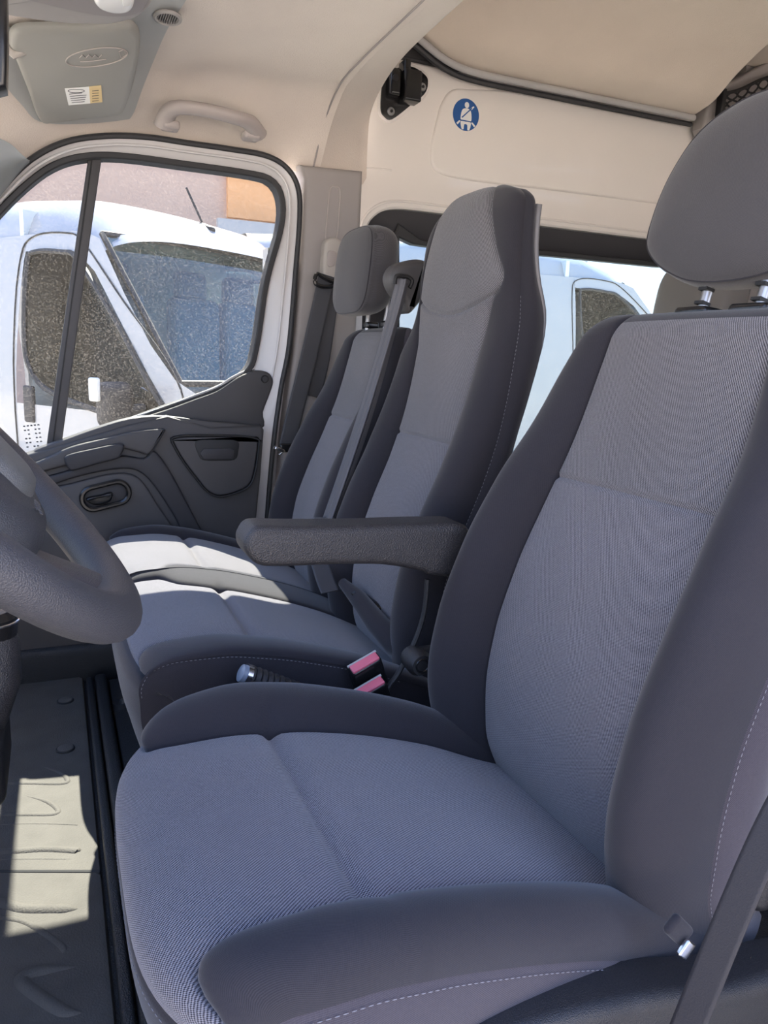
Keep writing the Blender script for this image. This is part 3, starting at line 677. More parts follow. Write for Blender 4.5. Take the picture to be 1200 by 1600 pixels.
# overhead console with lamp and round vent
oc = empty('overhead_console', (0, 1.5, 1.45), 'greige overhead console with dome lamp at the top left, before the visor', 'console')
ZC = 1.415
def conz(a, b, z): return tuple(P(a, b, 'z', z))
co = crv([conz(a, b, ZC) for a, b in ((-80, 15), (-10, 26), (40, 34), (90, 41), (150, 44), (190, 42), (225, 30), (243, 8), (252, -20), (260, -90), (-80, -120))], 4, True)
mb = MB(); pl2 = [(p[0], p[1]) for p in co]; tmp = MB(); plate(tmp, pl2, 0, .09, .020, 5)
mb.add([(v[0], v[2], ZC + v[1]) for v in tmp.V], tmp.F); mb.build('console_body', GREYP, oc)
ro = crv([conz(a, b, ZC - .002)[:2] for a, b in ((-60, -20), (20, -8), (60, 2), (130, 18), (180, 24), (215, 20), (232, 4), (240, -20), (230, -80), (-60, -100))], 4, True)
tmp = MB(); plate(tmp, ro, 0, .02, .006, 3); mb = MB(); mb.add([(v[0], v[2], ZC - .006 + v[1]) for v in tmp.V], tmp.F); mb.build('console_insert', mat('console insert', (.30, .275, .265), .5), oc)
lo2 = crv([conz(a, b, ZC - .008)[:2] for a, b in ((148, -12), (152, 3), (175, 12), (198, 12), (208, 4), (207, -12), (180, -30))], 4, True)
tmp = MB(); plate(tmp, lo2, 0, .02, .008, 3); mb = MB(); mb.add([(v[0], v[2], ZC - .018 + v[1]) for v in tmp.V], tmp.F); lamp = mb.build('dome_lamp', LENS, oc)
tmp = MB(); plate(tmp, [conz(a, b, ZC - .02)[:2] for a, b in ((190, -6), (206, -6), (205, 9), (192, 10))], 0, .01, .002, 2); mb = MB(); mb.add([(v[0], v[2], ZC - .021 + v[1]) for v in tmp.V], tmp.F); mb.build('lamp_switch', WHITE, lamp)
vq = cpt(262, 28, -.012); mb = MB()
mb.tube([(vq[0] + .024 * math.cos(t), vq[1] + .030 * math.sin(t), vq[2]) for t in np.linspace(0, 2 * PI, 30)[:-1]], .004, 8, True)
vt = empty('roof_microphone', (float(vq[0]), float(vq[1]), float(vq[2])), 'small oval grille on the grey header trim near the top edge', 'grille'); mb.build('rim', GREYP, vt)
mb = MB()
for i in range(-4, 5):
    h = .028 * math.sqrt(1 - (i / 5) ** 2); mb.box((vq[0] + i * .0045, vq[1], vq[2]), (.0016, 2 * h, .004))
o = mb.build('grille_bars', TAUPE, vt, smooth=False); o['kind'] = 'stuff'
mb = MB(); mb.tube([(vq[0], vq[1], vq[2] + .006), (vq[0], vq[1], vq[2] + .003)], .026, 24); mb.build('grille_back', PLD, vt)
# interior mirror at left edge
mr_ = empty('rear_view_mirror', (-.1, 1.2, 1.2), 'dark edge of a rear view mirror, top left corner', 'mirror')
mp = [tuple(P(a, b, 'y', 1.0)) for a, b in ((-150, -60), (10, -60), (12, 60), (10, 135), (-6, 139), (-150, 150))]
mb = MB(); plate(mb, crv([(p[0], p[2]) for p in mp], 1, True), 1.0, 1.035, .006, 3); mb.build('mirror_shell', PLG, mr_)
mb = MB(); mb.tube([(-.16, 1.02, 1.42), (-.17, 1.10, 1.50), (-.20, 1.25, 1.52)], .009, 10); mb.build('mirror_stem', PLG, mr_)

# cargo net on the rear right wall
cn = empty('cargo_net', (2.3, 2.2, 1.8), 'black diamond mesh cargo net high behind the front headrest', 'net')
def netp(u, v):  # u 0..1 rearwards, v 0..1 down
    a = P(1128 + u * 130, 146 - u * 40 + v * (34 + u * 30) + 3 * math.sin(u * 9), 'y', 2.20); return tuple(a)
mb = MB(); mb.tube([netp(u, 0) for u in np.linspace(0, 1, 20)], .006, 8); mb.build('top_cord', BLK, cn)
mb = MB(); mb.box((float(netp(0, .5)[0]) + .0, 2.205, float(netp(0, .5)[2])), (.018, .03, .10), bev=.004); mb.build('net_bracket', BLK, cn)
mb = MB(); NU = 8
for s in (-1, 1):
    for i in range(-4, NU + 5):
        pts = []
        for t in np.linspace(0, 1, 25):
            u = (i + s * t * 3 + .12 * math.sin(t * 6 * PI) * s) / NU
            if 0 <= u <= 1: pts.append(netp(u, t))
        if len(pts) > 2: mb.tube(pts, .0035, 6)
o = mb.build('mesh_cords', BLK, cn); o['kind'] = 'stuff'

# ================================================================== FLOOR MAT AND FLOOR PARTS
MZ = .0
fm = empty('floor_mat', (-.1, 1.2, 0), 'ribbed grey rubber floor mat in the sun between the seats and pedals', 'floor mat')
def fmat(y0, y1, name):
    mb = MB(); xs = [-.95, -.9, -.3, .026, .034, .038]; zs = [0, .001, .001, 0, -.004, -.018]
    sl_ = lambda y, x: y - (.377 * (x + .126) if 1.2 < y < 1.4 else 0)
    grid(mb, [[(x, sl_(y, x), z) for x, z in zip(xs, zs)] for y in (y0, y0 + .004, y1 - .004, y1)]); return mb.build(name, MATR, fm)
fmat(.30, 1.312, 'mat_panel'); fmat(1.318, 2.12, 'mat_panel')
mb = MB(); mb.tube([(x, 1.315 - .377 * (x + .126), -.0015) for x in (-.95, -.3, -.126, -.05, .0, .034)], .0042, 8); mb.build('mat_joint', BLK, fm)
def rib(pts, r=.006, h=.5):
    q_ = crv([tuple(P(a, b, 'z', 0)) for a, b in pts], 6); m_ = len(q_) - 1; mb = MB()
    mb.tube([(p[0], p[1], -.0005) for p in q_], [r * min(1, .12 + 5 * min(i, m_ - i) / m_) for i in range(m_ + 1)], 8, flat=(h, 1), up=(0, 0, 1)); mb.build('rib', MATR, fm)
rib([(-60, 1205), (0, 1222), (50, 1224), (100, 1224), (104, 1216), (92, 1206), (60, 1196)])
rib([(-60, 1262), (0, 1272), (50, 1273), (84, 1272), (90, 1265), (72, 1252), (34, 1242)])
rib([(-40, 1330), (20, 1330), (70, 1327), (116, 1329), (122, 1331)], .009)
rib([(-20, 1405), (10, 1413), (40, 1420), (90, 1420), (122, 1420)], .011)
rib([(-20, 1432), (30, 1438), (60, 1452), (96, 1478), (98, 1490)], .006)
rib([(120, 1510), (70, 1516), (42, 1522), (34, 1534), (60, 1556), (100, 1580), (128, 1582)], .011)
rib([(-30, 1290), (40, 1287), (110, 1288), (122, 1290)], .003); rib([(-30, 1344), (40, 1342), (120, 1342)], .003)
for (a, b) in ((102, 1093), (102, 1168)):
    q = P(a, b, 'z', .004); mb = MB()
    mb.tube([(q[0], q[1], -.002), (q[0], q[1], .004), (q[0], q[1], .006)], [.017, .017, .013], 24); fs = mb.build('mat_fastener', MATR, fm)
    mb = MB(); mb.tube([(q[0] + .0185 * math.cos(t), q[1] + .0185 * math.sin(t), .001) for t in np.linspace(0, 2 * PI, 28)[:-1]], .0025, 6, True); mb.build('fastener_ring', BLK, fs)
# channel strips beside the mat
cs = empty('trim_5', (.06, 1.2, 0), kind='structure')
mb = MB(); mb.box((.052, 1.2, .002), (.018, 1.75, .03), bev=.006); mb.build('channel_lip', MATD, cs)
mb = MB(); mb.box((.080, 1.2, .004), (.030, 1.75, .04), bev=.010); mb.build('channel_rail', MATD, cs)
mb = MB(); mb.box((.125, 1.2, -.008), (.05, 1.75, .02), bev=.004); mb.build('channel_edge', MATD, cs)
mb = MB(); mb.box((.50, 1.2, .0), (.70, 1.75, .02)); mb.build('plinth_floor', MATD, cs)
q = P(190, 1092, 'z', .02); mb = MB(); mb.tube([(q[0], q[1], -.004), (q[0], q[1], .012)], [.028, .022], 20); mb.build('bolt_cover', BLK, cs)
mb = MB(); mb.tube([(q[0] + .004, q[1] - .004, .012), (q[0] + .004, q[1] - .004, .020)], .009, 6); mb.build('floor_bolt', STL, cs)

# ================================================================== DRIVER SEAT
ds = empty('driver_seat', (.35, .72, 0), 'large nearest seat with charcoal bolsters, blue-grey woven inserts, black armrest', 'seat')
# ---- backrest
def dni(s): return float(spl([.2, .35, .6, .8, 1.0], [.605, .600, .595, .605, .62], s))
def dfi(s): return float(spl([.2, .35, .6, .8, 1.0], [.915, .918, .920, .905, .885], s))
bk, st, rows = seat_back(ds, 'backrest', .76, dni, dfi, .500, 1.015, .738, .072, .072)
st2 = [st.point(i, 'near_side', .07, 0) + Vector((0, -.0012, 0)) for i in range(4, len(rows) - 14)]; stitches(st2, bk)
# ---- cushion
CS = [0, .1, .2, .3, .36, .42, .5, .6, .7, .8, .9, 1.0, 1.1]
CX = [.105, .080, .058, .045, .045, .062, .10, .17, .26, .36, .47, .57, .66]
CZ = [.12, .20, .28, .345, .385, .408, .420, .422, .410, .385, .347, .300, .262]
def cushion(root, name, no, fo, ni, fi, hn, hf, seamx, th, fascia=.33, be=-.012, mats=(INS, INS, BOL, SKT), cross=True, crown=.006, z0=0, x0=0, bulge=.010, bow=.055):
    part = empty(name, (.35, (no(.6) + fo(.6)) / 2, .3)); part.parent = root; part.location = Vector(part.location) - wloc(root)
    sm = seamx
    rows = seam_rows(0, 1.1, 90, (fascia, sm), .012, 5)
    def S(s):
        ff = float(spl([0, .3, .36, .42, .52, .65, .95, 1.1], [0, 0, .1, .45, .85, 1, 1, .8], s))
        a, b = no(s), fo(s)
        return dict(ni=a + (ni(s) - a) * float(spl([0, .36, .385, .42, .46, .54, 1.1], [0, 0, .10, .72, .93, 1, 1], s)), fi=b + (fi(s) - b) * float(spl([0, .36, .385, .42, .46, .54, 1.1], [0, 0, .10, .72, .93, 1, 1], s)),
                    no=a, fo=b, hn=hn * ff, hf=hf * ff, crown=crown, th=th * float(spl([0, .36, .5, .7, 1.1], [.42, .42, .66, 1, 1], s)) if th > .2 else th, be=be * min(1, ff * 1.5 + .3), dip=dipf(s, (sm,), .010, .011) + dipf(s, (fascia,), .004, .006), bulge=bulge, g=1, bow=bow * float(spl([0, .4, .55, .8, 1.1], [1, 1, .75, 0, 0], s)))
    st = sweep(part, (CS, [x + x0 for x in CX], [z + z0 for z in CZ]), rows, S)
    jf, js = irow(rows, fascia), irow(rows, sm)
    st('front_fascia', 'insert', mats[2], 0, jf); st('insert_front', 'insert', mats[0], jf, js); st('insert_rear', 'insert', mats[1], js)
    st('bolster', 'near', mats[2], jf); st('bolster', 'far', mats[2], jf)
    st('side_panel', 'near_side', mats[3]); st('side_panel', 'far_side', mats[3]); st('underside', 'back', mats[3])
    return part, st, rows
lin = lambda a, b: (lambda s: float(spl([0, .3, .5, 1.1], [a + .03 if a < b else a, a + .012, a, a + (b - a)], s)))
dno = lambda s: float(spl([0, .3, .42, .6, .8, 1.1], [.52, .485, .47, .462, .475, .51], s))
dfo = lambda s: float(spl([0, .3, .42, .6, .8, 1.1], [.93, .955, .965, .985, 1.0, .99], s))
cni = lambda s: float(spl([0, .6, 1.1], [.545, .545, .60], s)); cfi = lambda s: float(spl([0, .6, .8, 1.1], [.885, .885, .90, .915], s))
ck, cst, crows = cushion(ds, 'seat_cushion', dno, dfo, cni, cfi, .032, .040, .675, .13)
st3 = [cst.point(i, 'near_side', .09) + Vector((0, -.0012, 0)) for i in range(irow(crows, .36), irow(crows, 1.0))]; stitches(st3, ck)
st3 = [cst.point(irow(crows, .315), 'insert', q, .001) for q in np.linspace(.01, .99, 40)]; stitches(st3, ck)
# ---- plastic shell on the near side, pedestal
def shell_side(root, y, sgn):
    o = crv([(.12, .20), (.14, .285), (.20, .320), (.30, .338), (.40, .335), (.50, .318), (.60, .292), (.70, .280), (.76, .25), (.76, .12), (.40, .10), (.14, .12)], 5, True)
    mb = MB(); plate(mb, o, y, y + .05, .014, 4); sh = mb.build('side_valance', PL, root)
    mb = MB(); mb.tube([(x, y - .001, z) for x, z in crv([(.24, .20), (.27, .27), (.36, .298), (.46, .290), (.50, .262), (.56, .235)], 6)], .006, 8); mb.build('valance_ridge', PL, sh)
    return sh
shell_side(ds, .440, -1)
mb = MB(); mb.box((.42, .72, .12), (.50, .42, .26), bev=.03); mb.build('pedestal', PL, ds)
mb = MB(); mb.box((.78, .72, .62), (.03, .44, .66), ry=.22, bev=.012); mb.build('back_shell', PL, ds)
# ---- headrest
DOME = [(0, -.5), (.2, -.475), (.36, -.39), (.455, -.30), (.50, -.20), (.487, -.05), (.452, .10), (.40, .23), (.32, .36), (.22, .44), (.10, .487), (0, .5)]
BOXY = [(0, -.5), (.25, -.49), (.38, -.44), (.46, -.34), (.49, -.20), (.50, 0), (.495, .18), (.47, .32), (.41, .42), (.30, .475), (.15, .497), (0, .5)]
def headrest(root, name, c, w, h, t, m, lean=.1, shape=DOME, crease=.93, dm=.22):
    """pillow: width along y, height along z, thickness along x; a piped crease divides front pad and shell"""
    part = empty(name, c); part.parent = root; part.location = Vector(c) - wloc(root)
    o = crv(shape[:-1] + [(0, .5)] + [(-a, b) for a, b in reversed(shape[1:-1])], 5, True); n = len(o)
    def rows_(prof_, nm):
        V = []
        for x, s in prof_:
            for a, b in o: zz = b * h * s; V.append((c[0] + x * t + lean * zz, c[1] + a * w * s, c[2] + zz))
        L_ = len(prof_); Fc = [(i * n + j, i * n + (j + 1) % n, (i + 1) * n + (j + 1) % n, (i + 1) * n + j) for i in range(L_ - 1) for j in range(n)]
        return mesh(nm, V, Fc, m, part, uv=[(v[1] + .6 * v[0], v[2] + .8 * v[0]) for v in V])
    fr = [(-.5 + dm * q ** 2.8, q * crease) for q in np.linspace(.001, 1, 16)]; fr[-1] = (fr[-1][0] + .02, fr[-1][1] - .004)
    rows_(fr, 'front_pad')
    x0 = fr[-1][0]
    bk_ = [(x0, fr[-1][1]), (x0 + .015, crease + .006), (x0 + .05, crease + .03), (x0 + .12, .985), (x0 + .22, 1.0), (x0 + .36, .985), (x0 + .50, .93), (x0 + .60, .84), (x0 + .68, .68), (x0 + .71, .4), (x0 + .715, .001)]
    rows_([(float(spl(range(len(bk_)), [p[0] for p in bk_], u)), float(spl(range(len(bk_)), [p[1] for p in bk_], u))) for u in np.linspace(0, len(bk_) - 1, 44)], 'rear_shell')
    mb = MB(); mb.tube([(c[0] + (x0 + .006) * t + lean * b * h * crease, c[1] + a * w * crease, c[2] + b * h * crease) for a, b in o], .0016, 6, True); mb.build('piping', BOL, part)
    return part
headrest(ds, 'headrest', (.835, .742, 1.122), .335, .240, .14, HR, .10)
for i, y in enumerate((.782, .692)):
    mb = MB(); mb.tube([(.795, y, .97), (.812, y, 1.04)], .0068, 10, up=(1, 0, 0)); po = mb.build('headrest_post', STL, ds)
    mb = MB()
    for k in range(3): mb.box((.7955 + k * .0045, y, .985 + k * .018), (.0145, .0145, .004), ry=.24)
    mb.build('post_notch', BLK, po)
    mb = MB(); mb.box((.792, y, .972), (.040, .055, .014), bev=.006, ry=.1); mb.build('post_guide', PLG, ds)
# ---- armrest
AO = crv([tuple(q) for q in Py([(386, 838), (382, 850), (386, 866), (405, 884), (440, 887), (520, 884), (600, 884), (660, 894), (676, 900), (720, 900), (740, 860), (730, 822), (680, 818), (560, 822), (460, 823), (410, 822), (394, 827)], 1.03)], 4, True)
mb = MB(); nA = len(AO); rings = []
if area2(AO) < 0: AO = AO[::-1]
y0a, y1a, ra = 1.028, 1.098, .012
for k in range(5): a = k / 4 * PI / 2; rings.append((inset(AO, ra * (1 - math.sin(a))), y0a + ra * (1 - math.cos(a))))
for k in range(5): a = k / 4 * PI / 2; rings.append((inset(AO, ra * (1 - math.cos(a))), y1a - ra * (1 - math.sin(a))))
V = [(x, y, z) for ro, y in rings for x, z in ro]
Fc = [(i * nA + (j + 1) % nA, i * nA + j, (i + 1) * nA + j, (i + 1) * nA + (j + 1) % nA) for i in range(9) for j in range(nA)] + [tuple(range(nA)), tuple(reversed(range(9 * nA, 10 * nA)))]
mb.add(V, Fc); ar = mb.build('armrest', ARM, ds)
q = P(655, 1036, 'y', 1.03); mb = MB(); mb.tube([(q[0], 1.06, q[2]), (q[0], 1.030, q[2]), (q[0], 1.018, q[2])], [.020, .022, .017], 22); kb = mb.build('recline_knob', PL, ds)
mb = MB(); mb.tube([(q[0] + .011 * math.cos(t), 1.0175, q[2] + .011 * math.sin(t)) for t in np.linspace(0, 2 * PI, 20)[:-1]], .0016, 6, True); mb.build('knob_ring', PLG, kb)
mb = MB(); mb.box((q[0] + .03, 1.05, q[2] + .001), (.07, .03, .034), bev=.012); mb.build('hinge_cover', PL, ds)

# near-side belt tongue anchor at the cushion rear corner
q = P(1050, 1462, 'y', .47)
an = empty('belt_anchor', (float(q[0]), .46, float(q[2])), 'small steel belt anchor clip at the near rear corner of the front seat', 'anchor')
mb = MB(); mb.box((q[0], .452, q[2]), (.014, .006, .018), ry=.7, bev=.002); mb.build('steel_clip', CHR, an)
mb = MB(); mb.box((q[0] - .002, .462, q[2] + .014), (.034, .010, .022), ry=.8, bev=.009); mb.build('fabric_sleeve', BOL, an)
# far-side chrome clip of the driver seat
q = P(693, 1104, 'y', 1.0)
an2 = empty('belt_anchor', (float(q[0]), 1.0, float(q[2])), 'tiny chrome clip in the gap between front cushion and armrest side', 'anchor')
mb = MB(); mb.box((q[0], 1.0, q[2] + .002), (.012, .012, .010), ry=.5, bev=.002); mb.build('steel_clip', CHR, an2)
mb = MB(); mb.tube([(q[0] - .02, 1.0, q[2] - .002), (q[0], 1.0, q[2]), (q[0] + .035, .99, q[2] - .03)], .004, 8); mb.build('clip_wire', PLG, an2)

# ================================================================== PASSENGER BENCH
pb = empty('passenger_bench_seat', (.35, 1.6, 0), 'double bench seat beyond the armrest, tall centre back, sunlit cushion', 'seat')
c1 = lambda v: (lambda s: v)
mno = lambda s: float(spl([0, .3, .45, 1.1], [1.13, 1.12, 1.115, 1.10], s))
# centre place
mni = lambda s: float(spl([0, .6, 1.1], [1.235, 1.225, 1.19], s)); mfi = lambda s: float(spl([0, .55, .62, 1.1], [1.60, 1.60, 1.545, 1.50], s))
mk, mst, mrows = cushion(pb, 'centre_cushion', mno, c1(1.625), mni, mfi, .024, .010, .70, .24, be=.016, mats=(INS, INS, BOL, BOL), fascia=.405, bulge=.004, x0=.04, bow=.02)
st4 = [mst.point(i, 'near_side', .03) + Vector((0, -.001, 0)) for i in range(irow(mrows, .34), irow(mrows, .93))]; stitches(st4, mk)
ok_, ost, orows = cushion(pb, 'outer_cushion', c1(1.630), lambda s: float(spl([0, .4, .7, 1.1], [2.05, 2.07, 2.09, 2.07], s)), lambda s: float(spl([0, .55, .62, 1.1], [1.655, 1.655, 1.70, 1.70], s)), lambda s: float(spl([0, .6, 1.1], [2.02, 2.02, 1.98], s)), .008, .018, .70, .24, be=-.02, mats=(INS, INS, BOL, BOL), fascia=.405, bulge=.004, x0=.04, bow=.03)
mb = MB(); mb.box((.40, 1.6, .10), (.46, .90, .22), bev=.03); mb.build('bench_plinth', PL, pb)
# outer back
b1, s1, r1 = seat_back(pb, 'outer_backrest', 1.83, c1(1.715), lambda s: float(spl([.2, .45, .7, 1.0], [1.95, 1.955, 1.93, 1.915], s)), 1.605, 2.05, .745, .05, .055, ztop=.985, shoulder=.07)
headrest(pb, 'outer_headrest', (.742, 1.835, 1.108), .25, .215, .125, HR, .10, BOXY, .95, .12)
for y in (1.89, 1.77):
    mb = MB(); mb.tube([(.765, y, .96), (.77, y, 1.04)], .006, 8, up=(1, 0, 0)); po = mb.build('headrest_post', STL, pb)
    mb = MB(); mb.box((.775, y, .982), (.034, .04, .016), bev=.005); mb.build('post_guide', PLG, pb)
# centre back with its tall one-piece head part
cbk = empty('centre_backrest', (.62, 1.35, .3)); cbk.parent = pb; cbk.location = Vector((.62, 1.35, .3)) - wloc(pb)
TZ = [.20, .27, .35, .42, .50, .60, .70, .80, .90, .98, 1.06, 1.14, 1.20, 1.235]
TX = [.66, .615, .586, .582, .592, .622, .662, .693, .712, .722, .722, .724, .734, .750]
TT = 1.222
THS = ([.2, .60, .78, .86, .93, .98, 1.05, 1.10, TT], [.08, .065, .062, .070, .078, .076, .056, .048, .044])
trows = seam_rows(.22, TT, 90, (.745, 1.02)); trows = np.array(sorted(set(list(trows) + list(np.linspace(TT - .07, TT, 18)))))
def TS(s):
    c = min(1, max(0, (s - (TT - .06)) / .06)); k = math.sqrt(max(0, 1 - c * c)) * .88 + .12 * (1 - c)
    fo = float(spl([.2, .4, .7, .90, .97, 1.03, 1.12, 1.18, TT], [1.55, 1.57, 1.57, 1.565, 1.53, 1.50, 1.495, 1.455, 1.36], s))
    no = float(spl([.2, .4, .7, .95, 1.12, 1.18, TT], [1.14, 1.125, 1.125, 1.14, 1.15, 1.155, 1.20], s))
    ni_ = float(spl([.2, .4, .75, .92, 1.0, 1.045, 1.09, 1.15, TT], [1.225, 1.225, 1.225, 1.215, 1.20, 1.168, 1.195, 1.222, 1.25], s))
    fi_ = float(spl([.2, .4, .75, .92, .97, 1.02, TT], [1.48, 1.485, 1.48, 1.48, 1.49, 1.487, 1.40], s))
    e_ = 1 - math.sqrt(max(0, 1 - c * c)); no += .055 * e_; ni_ += .02 * e_; fo -= .06 * e_; fi_ -= .02 * e_
    fl_ = float(spl([.2, .3, .45, .7, .9, 1.0, 1.23], [.4, .8, 1, .8, .3, .02, .0], s))
    return dict(warp=-.034 * math.exp(-((s - 1.02) / .08) ** 2), ni=ni_, fi=fi_, no=no, fo=fo, hn=.045 * fl_, hf=.045 * fl_, crown=float(spl([.2, .95, 1.1, TT], [.007, .007, .020, .016], s)), th=float(spl(*THS, s)), k=k, be=-.022, dip=dipf(s, (.745, 1.02)))
ts = sweep(cbk, (TZ, TX, TZ), trows, TS)
ja, jb = irow(trows, .745), irow(trows, 1.02)
ts('insert_lower', 'insert', INS, 0, ja); ts('insert_upper', 'insert', INSU, ja, jb); ts('head_insert', 'insert', INS2, jb)
ts('bolster', 'near', BOL, 0, jb + 3); ts('head_side', 'near', BOL, jb + 3); ts('bolster', 'far', BOL)
ts('side_panel', 'near_side', BOL); ts('side_panel', 'far_side', BOL); ts('back_panel', 'back', PL)
stitches([ts.point(i, 'near_side', .06) + Vector((0, -.001, 0)) for i in range(12, jb)], cbk)
stitches([ts.point(i, 'near', .06, .001) for i in range(jb, len(trows) - 6)], cbk)
# hard back cover seen edge-on behind the centre back
bz_ = np.linspace(.32, 1.165, 40)
bth = [float(spl(*THS, z)) for z in bz_]
bxx = [float(spl(TZ, TX, z)) + t - .004 for z, t in zip(bz_, bth)]
bco = [(x, float(z)) for x, z in zip(bxx, bz_)] + [(x + .010, float(z)) for x, z in reversed(list(zip(bxx, bz_)))]
mb = MB(); plate(mb, bco, 1.140, 1.46, .005, 3); mb.build('back_cover', mat('seat back cover grey', (.16, .155, .16), .45), cbk)
# belt guide on the shoulder
bg_ = empty('belt_guide', (.75, 1.58, 1.07)); bg_.parent = pb; bg_.location = Vector((.75, 1.58, 1.07)) - wloc(pb)
go_ = crv([tuple(q) for q in Py([(613, 446), (611, 430), (620, 414), (640, 406), (660, 406), (668, 416), (668, 440), (662, 462), (650, 480), (638, 490), (630, 474), (622, 462)], 1.555)], 4, True)
mb = MB(); plate(mb, go_, 1.545, 1.60, .016, 5); mb.build('guide_horn', PLD, bg_)
mb = MB(); mb.tube([tuple(P(a, b, 'y', 1.543)) for a, b in crv([(617, 444), (619, 432), (630, 431), (640, 434), (644, 440), (640, 450)], 5)], .0045, 8); mb.build('guide_slot', BLK, bg_)
# loop of cloth at the crease between cushion and back
q = P(570, 935, 'y', 1.35); mb = MB(); mb.tube([(q[0] - .02, 1.42, q[2] + .0), (q[0] - .012, 1.36, q[2] + .008), (q[0] + .01, 1.32, q[2] - .006), (q[0] + .03, 1.30, q[2] - .01)], [.010, .014, .013, .008], 10, flat=(.5, 1)); mb.build('belt_slot', PLG, pb)
mb = MB(); mb.tube([tuple(P(a, b, 'y', yy)) for a, b, yy in ((535, 910, 1.42), (560, 935, 1.36), (590, 975, 1.26), (620, 1005, 1.20), (650, 1020, 1.15))], [.010, .018, .022, .026, .026], 14); mb.build('crease_roll', BOL, pb)

# ================================================================== BELTS
def ribbon(name, pts, w, m, parent, wdir, n=8, th=.0012, fold=0):
    """webbing: pts centre line, wdir = width direction"""
    c = [Vector(p) for p in crv(pts, n)]; V = []; Fc = []; wd = Vector(wdir).normalized(); K = 9
    nn = []
    for i, p in enumerate(c):
        t = (c[min(i + 1, len(c) - 1)] - c[max(i - 1, 0)]).normalized(); u = (wd - wd.dot(t) * t).normalized(); no_ = t.cross(u)
        for s in (1, -1):
            for k in range(K):
                q = k / (K - 1) * 2 - 1; q = q * s
                V.append(p + u * q * w / 2 + no_ * (s * th + fold * math.cos(q * 2.2 * PI)))
    M_ = 2 * K
    for i in range(len(c) - 1):
        for k in range(M_): Fc.append((i * M_ + k, i * M_ + (k + 1) % M_, (i + 1) * M_ + (k + 1) % M_, (i + 1) * M_ + k))
    Fc += [tuple(reversed(range(M_))), tuple(range((len(c) - 1) * M_, len(c) * M_))]
    return mesh(name, V, Fc, m, parent)
sb1 = empty('seat_belt', (.72, 2.17, .6), 'dark webbing belt hanging from the pillar adjuster behind the outer bench seat', 'seat belt')
Y = 2.150
ribbon('webbing', [tuple(P(a, b, 'y', Y)) for a, b in ((511, 430), (500, 480), (482, 560), (462, 640), (448, 700))], .050, BELT, sb1, (1, 0, .3))
ribbon('webbing', [tuple(P(a, b, 'y', Y + .015)) for a, b in ((522, 438), (514, 490), (504, 560), (490, 620))], .045, BELT, sb1, (1, 0, .3))
ao = crv(Py([(504, 392), (506, 378), (515, 372), (527, 375), (533, 386), (530, 410), (526, 436), (514, 441), (504, 437), (502, 420)], 2.17), 4, True)
mb = MB(); plate(mb, ao, 2.150, 2.19, .009, 4); aj = mb.build('height_adjuster', PALE, sb1)
aw = crv(Py([(512, 394), (520, 392), (526, 396), (525, 408), (521, 416), (512, 415)], 2.149), 3, True)
mb = MB(); plate(mb, aw, 2.147, 2.16, .003, 2); mb.build('adjuster_button', TAUP2, aj)
mb = MB(); mb.tube([tuple(P(a, b, 'y', 2.145)) for a, b in crv([(492, 436), (496, 428), (506, 434), (520, 440), (526, 436), (522, 446), (506, 448), (494, 444)], 3, True)], .006, 8, True); mb.build('belt_loop', PLG, sb1)
mb = MB(); q = P(436, 702, 'y', 2.12); mb.box((q[0], 2.12, q[2]), (.03, .02, .010), bev=.002, ry=.4); mb.box((q[0] + .008, 2.118, q[2] - .010), (.022, .01, .006), bev=.002, ry=-.6); mb.build('belt_tongue', CHR, sb1)
mb = MB(); q = P(447, 700, 'y', 2.13); mb.box((q[0] + .006, 2.135, q[2]), (.05, .02, .025), bev=.005); mb.build('tongue_cover', PLG, sb1)
# centre belt
sb2 = empty('seat_belt', (.68, 1.60, .6), 'silver-grey folded belt running from the shoulder guide down the centre back', 'seat belt')
def onback(a, b, y): return tuple(P(a, b, 'y', y))
ribbon('webbing', [onback(628, 436, 1.535), onback(622, 462, 1.535), onback(603, 530, 1.55), onback(570, 640, 1.56), onback(537, 740, 1.57), onback(512, 812, 1.58)], .027, BELT2, sb2, (.55, -1, 0.1), 8, .0014, .0022)
ribbon('webbing_edge', [onback(634, 440, 1.53), onback(628, 470, 1.53), onback(612, 530, 1.545), onback(582, 640, 1.555), onback(549, 740, 1.565), onback(524, 812, 1.575)], .010, BELT, sb2, (1, .2, 0.1), 8, .0014, 0)
q = P(506, 815, 'y', 1.58); mb = MB(); mb.box((q[0], 1.58, q[2]), (.050, .045, .012), bev=.004, rz=-.4); mb.build('belt_tongue', STL, sb2)
mb = MB(); mb.box((q[0] - .004, 1.575, q[2] - .004), (.018, .055, .010), bev=.003, rz=-.4); mb.build('tongue_grip', PL, sb2)
# lower stub below the armrest
ribbon('webbing', [onback(500, 880, 1.50), onback(508, 905, 1.46), onback(516, 925, 1.43)], .04, BELT, sb2, (1, -.2, 0))
# driver belt
sb3 = empty('seat_belt', (.55, .42, .4), 'dark taut seat belt crossing the lower right corner beside the front backrest', 'seat belt')
mt3 = mat('near belt webbing', (.028, .025, .027), .65, bump=.4, bs=700)
ribbon('webbing', [tuple(P(a, b, 'y', .40)) for a, b in ((1330, 1060), (1265, 1180), (1200, 1305), (1145, 1430), (1092, 1560), (1060, 1640))], .028, mt3, sb3, (.25, -1, .10))

